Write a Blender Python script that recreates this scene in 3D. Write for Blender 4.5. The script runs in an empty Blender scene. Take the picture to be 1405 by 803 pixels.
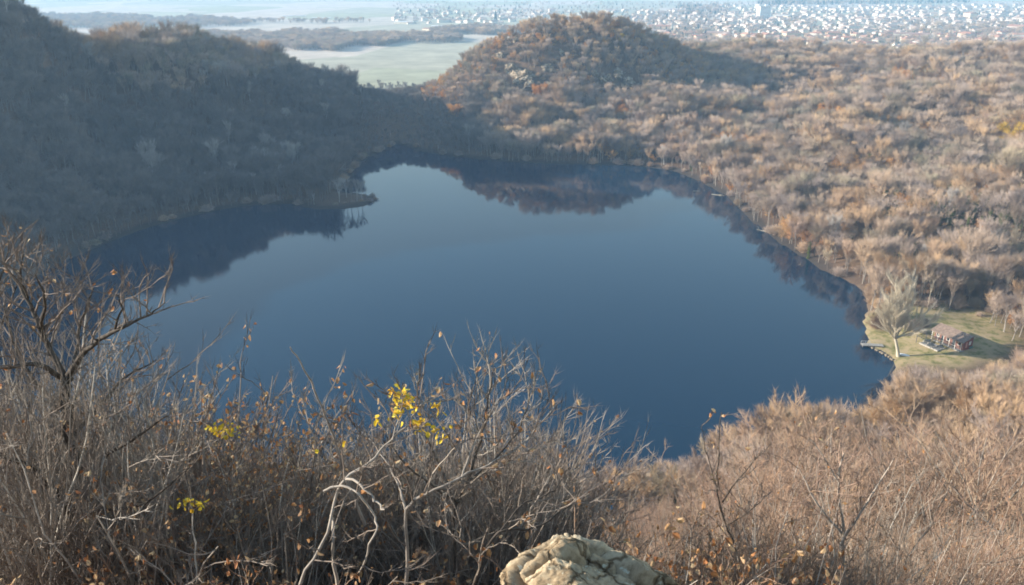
import bpy, math, random
import numpy as np
from mathutils import noise as mn, Vector
R = math.radians
rng = np.random.default_rng(7)
random.seed(7)
sc = bpy.context.scene
col = sc.collection

# ------------------------------------------------------------------ camera
F = 1146.0; PITCH = R(21.0); H = 112.0
CAM = np.array([0.0, 0.0, H])
cp, sp = math.cos(PITCH), math.sin(PITCH)
cd = bpy.data.cameras.new('camera'); cam = bpy.data.objects.new('camera', cd); col.objects.link(cam)
cam.location = CAM; cam.rotation_euler = (R(90) - PITCH, 0, 0)
cd.sensor_width = 36; cd.lens = 36 * F / 1405; cd.clip_start = 0.05; cd.clip_end = 20000
sc.camera = cam

def ray(u, v):
    x = (u - 702.5) / F; y = (401.5 - v) / F
    return np.array([x, cp + y * sp, -sp + y * cp])
def at_z(u, v, z=0.0):
    d = ray(u, v); return CAM + d * ((z - H) / d[2])
def at_y(u, v, Y):
    d = ray(u, v); return CAM + d * (Y / d[1])
def proj(p):
    p = np.asarray(p, float) - CAM
    f = p[..., 1] * cp - p[..., 2] * sp; up = p[..., 1] * sp + p[..., 2] * cp
    f = np.maximum(f, 1e-3)
    return 702.5 + F * p[..., 0] / f, 401.5 - F * up / f, f

# ------------------------------------------------------------------ shoreline of the lake
shore_px = [(547,198),(575,207),(610,213),(640,217),(700,222),(760,225),(820,226),(870,227),(925,235),(960,249),
 (1000,271),(1035,306),(1075,337),(1110,358),(1130,372),(1165,386),(1186,402),(1192,425),(1188,450),(1193,474),(1207,482),(1222,492),
 (1229,500),(1226,520),(1212,543)]
shore = [at_z(u, v)[:2] for u, v in shore_px]
shore += [np.array(p, float) for p in [(88,193),(66,178),(40,163),(15,154),(-15,149),(-50,148),(-95,155),(-140,178),(-175,215),(-195,262)]]
left_px = [(60,372),(100,353),(150,332),(200,313),(260,297),(300,288),(340,282),(400,280),(435,288),(470,287),(500,283),
 (517,276),(514,270),(495,266),(475,265),(466,258),(480,243),(492,228),(505,216),(525,207)]
shore += [at_z(u, v)[:2] for u, v in left_px]
shore = np.array(shore)

def sdist(X, Y):
    """signed distance to the shoreline, positive on land"""
    best = np.full(X.shape, 1e9); inside = np.zeros(X.shape, bool)
    n = len(shore)
    for i in range(n):
        a = shore[i]; b = shore[(i + 1) % n]; e = b - a
        t = np.clip(((X - a[0]) * e[0] + (Y - a[1]) * e[1]) / (e @ e), 0, 1)
        best = np.minimum(best, np.hypot(X - a[0] - t * e[0], Y - a[1] - t * e[1]))
        if a[1] != b[1]:
            c = ((a[1] > Y) != (b[1] > Y)) & (X < (b[0] - a[0]) * (Y - a[1]) / (b[1] - a[1]) + a[0])
            inside ^= c
    return np.where(inside, -best, best)

# ------------------------------------------------------------------ terrain (thin plate through surveyed points)
TH = 9.0
ctl = []
for p in shore[::1]: ctl.append((p[0], p[1], 0.3))
def ridge(u, v, Y, th=TH):
    p = at_y(u, v, Y); ctl.append((p[0], p[1], p[2] - th))
for a in [(0,18,430,13),(60,35,455,14),(130,46,500,14),(200,48,520,14),(270,44,540,14),(350,68,570,14),(430,90,610,13),(495,110,650,12),(200,85,492,12),(270,80,515,12),(340,100,540,12),(420,115,580,10),
          (545,114,700,14),(600,104,700,12),(640,72,680),(690,40,680),(720,30,682),(745,23,685),(778,24,688),(810,22,690),(840,26,692),(868,36,695),(925,53,705),(978,78,715),
          (1020,62,830),(1100,67,820),(1200,75,790),(1300,73,745),(1405,66,700)]: ridge(*a)
for a in [(700,110,620),(810,110,625),(900,120,630),(960,130,600),(760,175,565),(640,160,585),(1000,200,500),(1040,130,600),(1100,200,470),
          (1150,130,590),(1200,280,360),(1300,200,420),(1300,300,325),(1380,250,350),(1300,130,520),(1400,150,480),(1250,360,290),(1400,360,290)]: ridge(*a)
for a in [(100,130,455),(200,150,470),(300,150,500),(60,230,380),(400,170,540)]: ridge(*a)
for a in [(-430,400,98),(-340,330,80),(-270,300,50),(-300,220,60),(-230,200,28),(-420,560,28),(-600,500,70),(-330,640,32),(-310,480,66),(-300,540,36),(-262,600,34),(-225,650,30),(-170,700,16),(-200,760,15),(-500,800,30),
          (-60,800,4),(0,900,0),(100,820,22),(300,950,12),(500,900,20),(650,750,30),(600,500,60),(450,300,66),(300,250,52),(210,230,14),(230,180,40),(170,205,8),
          (150,165,17),(105,150,22),(62,110,30),(0,110,30.2),(-60,110,31),(0,60,64.5),(-50,60,64.5),(50,60,64.5),(110,60,68),(120,100,46),(-130,110,45),(-200,120,60),
          (0,25,89.5),(-20,25,89.5),(25,25,89),(60,20,92),(-60,20,95),(0,12,99.8),(-10,12,99.8),(10,12,99.4),(22,12,99.2),(0,5,106.2),(-8,5,106),(8,5,105.8),(16,5,105.8),(-20,5,107),(0,2.2,109.2),(-6,2,109.2),(6,2,109.2),(0,-.5,110.2),(-6,-.5,110.2),(6,-.5,110.2),(0,-4,110.6),
          (0,-12,111.5),(-40,-20,114),(40,-20,113),(0,-80,116),(150,-40,112),(-150,-40,114),(250,40,90),(-260,60,96),(400,120,85),
          (1310*0+118,228,2.0),(140,240,2.6),(112,245,2.2),(150,225,3.0),(128,262,4.0),(155,258,5)]: ctl.append(a)
ctl = np.array(ctl, float)
def U(r2): return np.where(r2 > 0, r2 * np.log(r2 + 1e-9) * 0.5, 0)
S = 100.0
cx, cy, cz = ctl[:, 0] / S, ctl[:, 1] / S, ctl[:, 2]
K = U((cx[:, None] - cx) ** 2 + (cy[:, None] - cy) ** 2) + np.eye(len(cx)) * 0.002
Pm = np.c_[np.ones(len(cx)), cx, cy]
A = np.block([[K, Pm], [Pm.T, np.zeros((3, 3))]])
W = np.linalg.solve(A, np.r_[cz, 0, 0, 0])
def sstep(a, b, x):
    t = np.clip((x - a) / (b - a), 0, 1); return t * t * (3 - 2 * t)
def axis(lo, hi, fine, outer):
    a = np.arange(lo, hi + 1e-6, fine); st = fine; x = hi; up = []
    while x < outer[1]: st *= 1.22; x += st; up.append(x)
    st = fine; x = lo; dn = []
    while x > outer[0]: st *= 1.22; x -= st; dn.append(x)
    return np.r_[dn[::-1], a, up]
gx = axis(-430, 430, 3.0, (-4500, 4500)); gx = np.unique(np.r_[gx, np.arange(-24, 24, 0.8)])
gy = axis(-30, 860, 3.0, (-500, 6500)); gy = np.unique(np.r_[gy, np.arange(-6, 36, 0.8)])
GX, GY = np.meshgrid(gx, gy)
def tps(X, Y):
    x = np.clip(X, -650, 700) / S; y = np.clip(Y, -120, 980) / S
    z = W[-3] + W[-2] * x + W[-1] * y
    for i in range(len(cx)): z = z + W[i] * U((x - cx[i]) ** 2 + (y - cy[i]) ** 2)
    return z
GZ = tps(GX, GY)
nz = np.array([mn.fractal(Vector((x / 38, y / 38, 0.3)), 0.9, 2.1, 5) for x, y in zip(GX.ravel(), GY.ravel())]).reshape(GX.shape)
SD = sdist(GX, GY)
nearflat = sstep(4, 60, np.hypot(GX, GY))
lawnmask = np.exp(-(((GX - 125) / 32) ** 2 + ((GY - 240) / 26) ** 2) ** 2)
fold = np.array([(1 - 2.2 * abs(mn.noise(Vector((x / 95 + y / 300, y / 130 - x / 260, 3.7))))) for x, y in zip(GX.ravel(), GY.ravel())]).reshape(GX.shape)
GZ = GZ + (fold - .55) * 11 * sstep(15, 75, SD) * sstep(120, 190, GX + (GY - 300) * .25) * sstep(265, 330, GY) * (1 - sstep(640, 760, GY))
GZ = GZ + nz * 3.2 * sstep(0, 40, SD) * nearflat * (1 - lawnmask)
far = np.maximum(sstep(820, 1000, GY), sstep(450, 1500, np.abs(GX)))
GZ = GZ * (1 - far) + (0.0 + nz * 0.3) * far
lift = np.where((GX > 60) & (GY < 300), 0.07, 0.22)
GZ = np.where(SD > 0, np.maximum(GZ, 0.12 + np.minimum(SD, 12) * lift), np.minimum(GZ, -0.15 + SD * 0.3))
GZ = np.maximum(GZ, -8)

def bil(G, x, y):
    x = np.asarray(x, float); y = np.asarray(y, float)
    i = np.clip(np.searchsorted(gx, x) - 1, 0, len(gx) - 2); j = np.clip(np.searchsorted(gy, y) - 1, 0, len(gy) - 2)
    tx = np.clip((x - gx[i]) / (gx[i + 1] - gx[i]), 0, 1); ty = np.clip((y - gy[j]) / (gy[j + 1] - gy[j]), 0, 1)
    return (G[j, i] * (1 - tx) + G[j, i + 1] * tx) * (1 - ty) + (G[j + 1, i] * (1 - tx) + G[j + 1, i + 1] * tx) * ty
def gz(x, y): return bil(GZ, x, y)
def hit_ground(u, v, t1=3500.0):
    d = ray(u, v); ts = np.geomspace(2, t1, 1500); pts = CAM + d * ts[:, None]
    k = np.argmax(pts[:, 2] < gz(pts[:, 0], pts[:, 1])); return pts[k]
def seen(x, y, ztop):
    """fraction test: is the point free of terrain (plus some canopy) from the camera"""
    ok = np.ones(len(x), bool)
    for t in np.linspace(0.15, 0.97, 48):
        px, py = x * t, y * t; pz = H + (ztop - H) * t
        ok &= pz > gz(px, py) + 3.0 * (t < .93)
    return ok

# ------------------------------------------------------------------ node material helpers
def newmat(name):
    m = bpy.data.materials.new(name); m.use_nodes = True; nt = m.node_tree; nt.nodes.clear()
    out = nt.nodes.new('ShaderNodeOutputMaterial'); b = nt.nodes.new('ShaderNodeBsdfPrincipled')
    nt.links.new(b.outputs[0], out.inputs[0]); b.inputs['Roughness'].default_value = 0.85
    b.inputs['Specular IOR Level'].default_value = 0.25
    return m, nt, b
def N(nt, t, **kw):
    n = nt.nodes.new(t)
    for k, v in kw.items():
        if k in n.inputs: n.inputs[k].default_value = v
        else: setattr(n, k, v)
    return n
def ramp(nt, src, stops, interp='LINEAR'):
    r = nt.nodes.new('ShaderNodeValToRGB'); r.color_ramp.interpolation = interp
    e = r.color_ramp.elements
    while len(e) < len(stops): e.new(0.5)
    for k, (p, c) in enumerate(stops): e[k].position = p; e[k].color = (*c, 1)
    nt.links.new(src, r.inputs[0]); return r.outputs[0]
def mix(nt, fac, a, b, mode='MIX'):
    m = nt.nodes.new('ShaderNodeMix'); m.data_type = 'RGBA'; m.blend_type = mode
    for s, v in ((m.inputs[0], fac), (m.inputs[6], a), (m.inputs[7], b)):
        if hasattr(v, 'is_output') or isinstance(v, bpy.types.NodeSocket): nt.links.new(v, s)
        elif isinstance(v, (int, float)): s.default_value = v
        else: s.default_value = (*v, 1)
    return m.outputs[2]
def noise(nt, scale, detail=5, rough=0.6, coord=None, dist=0.0, out=0):
    if coord is None: coord = N(nt, 'ShaderNodeTexCoord').outputs['Object']
    n = N(nt, 'ShaderNodeTexNoise', Scale=scale, Detail=detail, Roughness=rough, Distortion=dist)
    nt.links.new(coord, n.inputs['Vector']); return n.outputs[out]
def bump(nt, b, h, strength, dist):
    n = N(nt, 'ShaderNodeBump', Strength=strength, Distance=dist); nt.links.new(h, n.inputs['Height']); nt.links.new(n.outputs[0], b.inputs['Normal'])

def rand_mat(name, stops, rough=.85, var=0.25, scale=6.0, bumpd=0, spec=.2, trans=0, patch=0):
    """colour picked per object / instance, with a little mottling in object space"""
    m, nt, b = newmat(name)
    oi = N(nt, 'ShaderNodeObjectInfo')
    fac = oi.outputs['Random']
    if patch:
        pn = noise(nt, .022, 3, .6, oi.outputs['Location']); mr = N(nt, 'ShaderNodeMapRange'); mr.inputs[1].default_value = .32; mr.inputs[2].default_value = .68; nt.links.new(pn, mr.inputs[0])
        mxx = N(nt, 'ShaderNodeMix'); mxx.inputs[0].default_value = patch; nt.links.new(fac, mxx.inputs[2]); nt.links.new(mr.outputs[0], mxx.inputs[3]); fac = mxx.outputs[0]
    c = ramp(nt, fac, stops)
    n = noise(nt, scale, 3, .6)
    v = ramp(nt, n, [(0.3, (1 - var,) * 3), (0.7, (1 + var,) * 3)])
    c2 = mix(nt, 1.0, c, v, 'MULTIPLY')
    nt.links.new(c2, b.inputs['Base Color']); b.inputs['Roughness'].default_value = rough
    b.inputs['Specular IOR Level'].default_value = spec
    if bumpd: bump(nt, b, noise(nt, scale * 4, 4, .7), .8, bumpd)
    if trans:
        out = [x for x in nt.nodes if x.type == 'OUTPUT_MATERIAL'][0]
        t = N(nt, 'ShaderNodeBsdfTranslucent'); nt.links.new(c2, t.inputs[0])
        ms = N(nt, 'ShaderNodeMixShader'); ms.inputs[0].default_value = trans
        nt.links.new(b.outputs[0], ms.inputs[1]); nt.links.new(t.outputs[0], ms.inputs[2]); nt.links.new(ms.outputs[0], out.inputs[0])
    return m
def flat_mat(name, c, rough=.8, scale=3.0, var=.15, spec=.25, metal=0):
    m, nt, b = newmat(name)
    n = noise(nt, scale, 5, .65)
    v = ramp(nt, n, [(0.3, tuple(k * (1 - var) for k in c)), (0.7, tuple(min(1, k * (1 + var)) for k in c))])
    nt.links.new(v, b.inputs['Base Color']); b.inputs['Roughness'].default_value = rough
    b.inputs['Specular IOR Level'].default_value = spec; b.inputs['Metallic'].default_value = metal
    return m
def voro_mat(name, stops, scale):
    """each leaf or twig takes its own tone (cell noise in object space)"""
    m, nt, b = newmat(name)
    tc = N(nt, 'ShaderNodeTexCoord')
    v = N(nt, 'ShaderNodeTexWhiteNoise', noise_dimensions='3D')
    sn = N(nt, 'ShaderNodeVectorMath', operation='SNAP'); sn.inputs[1].default_value = (1 / scale,) * 3
    nt.links.new(tc.outputs['Object'], sn.inputs[0]); nt.links.new(sn.outputs[0], v.inputs['Vector'])
    c = ramp(nt, v.outputs['Value'], stops)
    nt.links.new(c, b.inputs['Base Color'])
    out = [x for x in nt.nodes if x.type == 'OUTPUT_MATERIAL'][0]
    t = N(nt, 'ShaderNodeBsdfTranslucent'); nt.links.new(c, t.inputs[0])
    ms = N(nt, 'ShaderNodeMixShader'); ms.inputs[0].default_value = .3
    nt.links.new(b.outputs[0], ms.inputs[1]); nt.links.new(t.outputs[0], ms.inputs[2]); nt.links.new(ms.outputs[0], out.inputs[0])
    return m

M = {}
M['twig_wood'] = rand_mat('twig_wood', [(0,(.25,.215,.19)),(.2,(.33,.28,.19)),(.38,(.42,.31,.23)),(.52,(.36,.285,.245)),(.66,(.52,.35,.20)),(.8,(.36,.25,.19)),(.9,(.46,.37,.24)),(1,(.28,.225,.19))], var=.2, scale=.5, patch=.6)
M['trunk_wood'] = rand_mat('trunk_wood', [(0,(.22,.19,.16)),(.5,(.30,.26,.22)),(1,(.19,.155,.13))], var=.3, scale=2)
M['shade_twig'] = rand_mat('shade_twig', [(0,(.15,.13,.12)),(.5,(.20,.17,.15)),(1,(.25,.20,.165))], var=.2, scale=.5, patch=.4)  # darker version of twig_wood: the left hill's shade is put into the colour
M['shade_trunk'] = rand_mat('shade_trunk', [(0,(.16,.14,.13)),(1,(.26,.23,.21))], var=.3, scale=2)  # trunk wood with the same hill shade painted in
M['birch_bark'] = rand_mat('birch_bark', [(0,(.50,.48,.45)),(1,(.64,.61,.57))], var=.25, scale=3)
M['birch_twig'] = rand_mat('birch_twig', [(0,(.34,.30,.27)),(1,(.44,.39,.34))], var=.15, scale=.5)
M['rust_leaf'] = rand_mat('rust_leaf', [(0,(.50,.23,.07)),(.3,(.64,.31,.09)),(.55,(.56,.35,.15)),(.8,(.68,.36,.11)),(1,(.52,.31,.14))], var=.35, scale=.9, trans=.3)
M['yellow_leaf'] = rand_mat('yellow_leaf', [(0,(.62,.42,.05)),(1,(.60,.40,.07))], var=.3, scale=.9, trans=.3)
M['ivy_leaf'] = rand_mat('ivy_leaf', [(0,(.07,.11,.035)),(.5,(.12,.16,.05)),(1,(.17,.19,.065))], var=.4, scale=1.2, trans=.15)
M['dark_green'] = rand_mat('dark_green', [(0,(.04,.065,.035)),(1,(.06,.08,.045))], var=.4, scale=.6)

# ------------------------------------------------------------------ mesh helpers
class MB:
    def __init__(s): s.V = []; s.T = []; s.Q = []; s.tm = []; s.qm = []; s.n = 0
    def add(s, V, T=None, Q=None, m=0):
        V = np.asarray(V, float).reshape(-1, 3); s.V.append(V)
        if T is not None and len(T): T = np.asarray(T).reshape(-1, 3); s.T.append(T + s.n); s.tm.append(np.full(len(T), m))
        if Q is not None and len(Q): Q = np.asarray(Q).reshape(-1, 4); s.Q.append(Q + s.n); s.qm.append(np.full(len(Q), m))
        s.n += len(V); return s
    def box(s, c, size, rz=0.0, m=0):
        hx, hy, hz = np.array(size) / 2
        V = np.array([[x, y, z] for z in (-hz, hz) for x, y in ((-hx,-hy),(hx,-hy),(hx,hy),(-hx,hy))])
        ca, sa = math.cos(rz), math.sin(rz)
        V = np.c_[V[:, 0] * ca - V[:, 1] * sa, V[:, 0] * sa + V[:, 1] * ca, V[:, 2]] + np.array(c)
        return s.add(V, Q=[[0,3,2,1],[4,5,6,7],[0,1,5,4],[1,2,6,5],[2,3,7,6],[3,0,4,7]], m=m)
    def tube(s, P, r, k=5, m=0):
        P = np.asarray(P, float); n = len(P); r = np.broadcast_to(np.asarray(r, float), (n,))
        T = np.gradient(P, axis=0); T /= np.linalg.norm(T, axis=1)[:, None] + 1e-9
        a = np.array([0, 0, 1.0]) if abs(T[0, 2]) < .8 else np.array([1.0, 0, 0])
        B1 = np.cross(T, a); B1 /= np.linalg.norm(B1, axis=1)[:, None] + 1e-9; B2 = np.cross(T, B1)
        an = np.arange(k) * 2 * math.pi / k
        V = P[:, None, :] + r[:, None, None] * (np.cos(an)[None, :, None] * B1[:, None, :] + np.sin(an)[None, :, None] * B2[:, None, :])
        i = np.arange(n - 1)[:, None] * k; j = np.arange(k)[None, :]; j2 = (j + 1) % k
        Q = np.stack([i + j, i + j2, i + k + j2, i + k + j], -1).reshape(-1, 4)
        s.add(V.reshape(-1, 3), Q=Q, m=m)
        s.add(np.r_[V[-1], P[-1:]+T[-1:]*r[-1]], T=[[q, (q + 1) % k, k] for q in range(k)], m=m)
        return s
    def spikes(s, B, D, L, w, bend=.25, m=0):
        """n tapering three-sided twigs, each bent once; B base, D unit direction, L length, w radius"""
        n = len(B); 
        if n == 0: return s
        L = np.broadcast_to(L, (n,)); w = np.broadcast_to(w, (n,))
        a = np.where(np.abs(D[:, 2:3]) < .8, np.array([[0, 0, 1.0]]), np.array([[1.0, 0, 0]]))
        b1 = np.cross(D, a); b1 /= np.linalg.norm(b1, axis=1)[:, None]; b2 = np.cross(D, b1)
        ph = rng.uniform(0, 6.28, n); off = (np.cos(ph)[:, None] * b1 + np.sin(ph)[:, None] * b2) * bend * L[:, None] * rng.uniform(.2, 1, n)[:, None] * .5
        mid = B + D * L[:, None] * .5 + off * .6; tip = B + D * L[:, None] + np.array([0, 0, 1]) * L[:, None] * bend * .3 - off * .2
        V = np.zeros((n, 7, 3))
        for q in range(3):
            o = math.cos(q * 2.094) * b1 + math.sin(q * 2.094) * b2
            V[:, q] = B + o * w[:, None]; V[:, 3 + q] = mid + o * w[:, None] * .7
        V[:, 6] = tip
        base = (np.arange(n) * 7)[:, None]
        Q = np.concatenate([base + np.array([[q, (q + 1) % 3, 3 + (q + 1) % 3, 3 + q]]) for q in range(3)])
        T = np.concatenate([base + np.array([[3 + q, 3 + (q + 1) % 3, 6]]) for q in range(3)])
        return s.add(V.reshape(-1, 3), T=T, Q=Q, m=m)
    def leaves(s, C, size, aspect=.55, m=0, fold=.35):
        """n folded leaves of two faces each, any direction"""
        n = len(C); 
        if n == 0: return s
        D = rng.normal(size=(n, 3)); D /= np.linalg.norm(D, axis=1)[:, None]
        E = rng.normal(size=(n, 3)); E -= (E * D).sum(1)[:, None] * D; E /= np.linalg.norm(E, axis=1)[:, None]; Nn = np.cross(D, E)
        sz = (np.broadcast_to(size, (n,)) * rng.uniform(.65, 1.3, n))[:, None]
        V = np.zeros((n, 6, 3))
        V[:, 0] = C; V[:, 1] = C + D * sz
        V[:, 2] = C + D * sz * .35 + E * sz * aspect * .5 + Nn * sz * fold * .4; V[:, 3] = C + D * sz * .75 + E * sz * aspect * .38 + Nn * sz * fold * .3
        V[:, 4] = C + D * sz * .35 - E * sz * aspect * .5 + Nn * sz * fold * .4; V[:, 5] = C + D * sz * .75 - E * sz * aspect * .38 + Nn * sz * fold * .3
        base = (np.arange(n) * 6)[:, None]
        Q = np.concatenate([base + np.array([[0, 2, 3, 1]]), base + np.array([[0, 1, 5, 4]])])
        return s.add(V.reshape(-1, 3), Q=Q, m=m)
    def mesh(s, name, mats, smooth=False):
        me = bpy.data.meshes.new(name); V = np.concatenate(s.V)
        T = np.concatenate(s.T) if s.T else np.zeros((0, 3), int); Q = np.concatenate(s.Q) if s.Q else np.zeros((0, 4), int)
        me.vertices.add(len(V)); me.vertices.foreach_set('co', V.ravel().astype(np.float32))
        me.loops.add(T.size + Q.size); me.loops.foreach_set('vertex_index', np.r_[T.ravel(), Q.ravel()].astype(np.int32))
        me.polygons.add(len(T) + len(Q))
        me.polygons.foreach_set('loop_start', np.r_[np.arange(len(T)) * 3, T.size + np.arange(len(Q)) * 4].astype(np.int32))
        me.polygons.foreach_set('loop_total', np.r_[np.full(len(T), 3), np.full(len(Q), 4)].astype(np.int32))
        mi = np.concatenate([np.concatenate(s.tm) if s.tm else np.zeros(0), np.concatenate(s.qm) if s.qm else np.zeros(0)]).astype(np.int32)
        for m in (mats if isinstance(mats, (list, tuple)) else [mats]): me.materials.append(m)
        me.polygons.foreach_set('material_index', mi)
        me.polygons.foreach_set('use_smooth', np.full(len(mi), bool(smooth)))
        me.update(calc_edges=True); me.validate(); return me
    def obj(s, name, mats, parent=None, smooth=False):
        return link(name, s.mesh(name, mats, smooth), parent)
def link(name, data, parent=None, loc=None):
    o = bpy.data.objects.new(name, data); col.objects.link(o)
    if parent: o.parent = parent
    if loc is not None: o.location = loc
    return o
def tag(o, label=None, cat=None, group=None, kind=None):
    if label: o['label'] = label
    if cat: o['category'] = cat
    if group: o['group'] = group
    if kind: o['kind'] = kind
    return o
def thing(name, label, cat, loc=(0, 0, 0), rz=0, group=None):
    o = link(name, None, None, loc); o.rotation_euler = (0, 0, rz); o.empty_display_size = .5
    return tag(o, label, cat, group)
def dup(root):
    r = root.copy(); col.objects.link(r)
    for ch in root.children:
        c = ch.copy(); col.objects.link(c); c.parent = r
        for g in ch.children:
            d = g.copy(); col.objects.link(d); d.parent = c
    return r
def unit(v): v = np.asarray(v, float); return v / (np.linalg.norm(v, axis=-1, keepdims=True) + 1e-9)

# ------------------------------------------------------------------ ground
def ground_material():
    m, nt, b = newmat('forest_ground')
    tc = N(nt, 'ShaderNodeTexCoord').outputs['Object']
    sep = N(nt, 'ShaderNodeSeparateXYZ'); nt.links.new(tc, sep.inputs[0])
    litter = ramp(nt, noise(nt, 1.7, 8, .75, tc), [(.25, (.06, .04, .03)), (.45, (.12, .08, .055)), (.6, (.185, .12, .075)), (.75, (.25, .18, .115))])
    broad = ramp(nt, noise(nt, .03, 4, .6, tc), [(.35, (.8, .78, .78)), (.65, (1.15, 1.08, 1.0))])
    litter = mix(nt, 1, litter, broad, 'MULTIPLY')
    # fields of the plain: parcels
    mp = N(nt, 'ShaderNodeMapping'); mp.inputs['Scale'].default_value = (.0042, .0026, 1); mp.inputs['Rotation'].default_value = (0, 0, R(14))
    nt.links.new(tc, mp.inputs[0])
    flatv = N(nt, 'ShaderNodeVectorMath', operation='MULTIPLY'); flatv.inputs[1].default_value = (1, 1, 0); nt.links.new(mp.outputs[0], flatv.inputs[0])
    vo = N(nt, 'ShaderNodeTexVoronoi', distance='CHEBYCHEV', Scale=1.0, Randomness=.8); nt.links.new(flatv.outputs[0], vo.inputs['Vector'])
    s2 = N(nt, 'ShaderNodeSeparateColor'); nt.links.new(vo.outputs['Color'], s2.inputs[0])
    field = ramp(nt, s2.outputs[0], [(0, (.40, .36, .26)), (.25, (.50, .42, .33)), (.45, (.40, .37, .26)), (.6, (.54, .44, .35)), (.8, (.37, .35, .23)), (1, (.46, .39, .32))], 'CONSTANT')
    field = mix(nt, 1, field, ramp(nt, noise(nt, .02, 5, .7, tc), [(.3, (.75,) * 3), (.7, (1.2,) * 3)]), 'MULTIPLY')
    at = N(nt, 'ShaderNodeAttribute', attribute_name='cover')
    sc3 = N(nt, 'ShaderNodeSeparateColor'); nt.links.new(at.outputs['Color'], sc3.inputs[0])
    c = mix(nt, sc3.outputs[0], litter, field)
    grass = ramp(nt, noise(nt, .35, 6, .7, tc), [(.32, (.12, .12, .04)), (.43, (.22, .19, .07)), (.52, (.34, .26, .13)), (.66, (.40, .29, .17))])
    c = mix(nt, sc3.outputs[1], c, grass)
    shorec = ramp(nt, noise(nt, .8, 6, .7, tc), [(.3, (.20, .15, .10)), (.6, (.42, .33, .22)), (.8, (.5, .42, .32))])
    c = mix(nt, sc3.outputs[2], c, shorec)
    c = mix(nt, at.outputs['Alpha'], c, (.045, .036, .03))
    nt.links.new(c, b.inputs['Base Color']); b.inputs['Roughness'].default_value = .95
    bump(nt, b, noise(nt, 9, 6, .75, tc), .7, .05)
    return m
mb = MB()
ny, nx = GX.shape
ii = (np.arange(ny - 1)[:, None] * nx + np.arange(nx - 1)[None, :]).ravel()
mb.add(np.c_[GX.ravel(), GY.ravel(), GZ.ravel()], Q=np.c_[ii, ii + 1, ii + nx + 1, ii + nx])
gm = mb.mesh('ground', ground_material(), True)
cov = np.zeros((ny * nx, 4), np.float32); cov[:, 3] = (sstep(7.5, 2.5, SD) * (1 - .85 * sstep(70, 90, GX) * (1 - sstep(290, 330, GY)))).ravel()
cov[:, 0] = np.maximum(sstep(800, 900, GY), 0).ravel()
lx, ly = GX - 134, GY - 243
lawn = sstep(1.25, .85, np.sqrt(((lx + 3) / 28) ** 2 + ((ly - 6 - .12 * lx) / 20) ** 2) + nz * .35)
cov[:, 1] = lawn.ravel()
cov[:, 2] = (sstep(2.2, .3, SD) * .25 * (GX > 80) * (GY < 300)).ravel()
ca = gm.color_attributes.new('cover', 'FLOAT_COLOR', 'POINT'); ca.data.foreach_set('color', cov.ravel())
g = link('ground', gm); tag(g, kind='structure', label='leaf strewn hillsides and the flat farmland beyond')

# ------------------------------------------------------------------ lake
m, nt, b = newmat('lake_water')
b.inputs['Base Color'].default_value = (.001, .020, .046, 1); b.inputs['Roughness'].default_value = .03; b.inputs['IOR'].default_value = 1.333
b.inputs['Specular IOR Level'].default_value = .5
tc = N(nt, 'ShaderNodeTexCoord').outputs['Object']
n1 = noise(nt, .9, 3, .5, tc); n2 = noise(nt, .012, 3, .6, tc)
mm = N(nt, 'ShaderNodeMath', operation='MULTIPLY'); nt.links.new(n1, mm.inputs[0]); nt.links.new(ramp(nt, n2, [(.35, (.25,) * 3), (.65, (1,) * 3)]), mm.inputs[1])
bump(nt, b, mm.outputs[0], .45, .016)
M['water'] = m
mb = MB(); mb.add([(-290, 100, 0), (240, 100, 0), (240, 650, 0), (-290, 650, 0)], Q=[[0, 1, 2, 3]])
o = mb.obj('lake', m); tag(o, kind='structure', label='dark blue still lake with mirrored hills')

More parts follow.
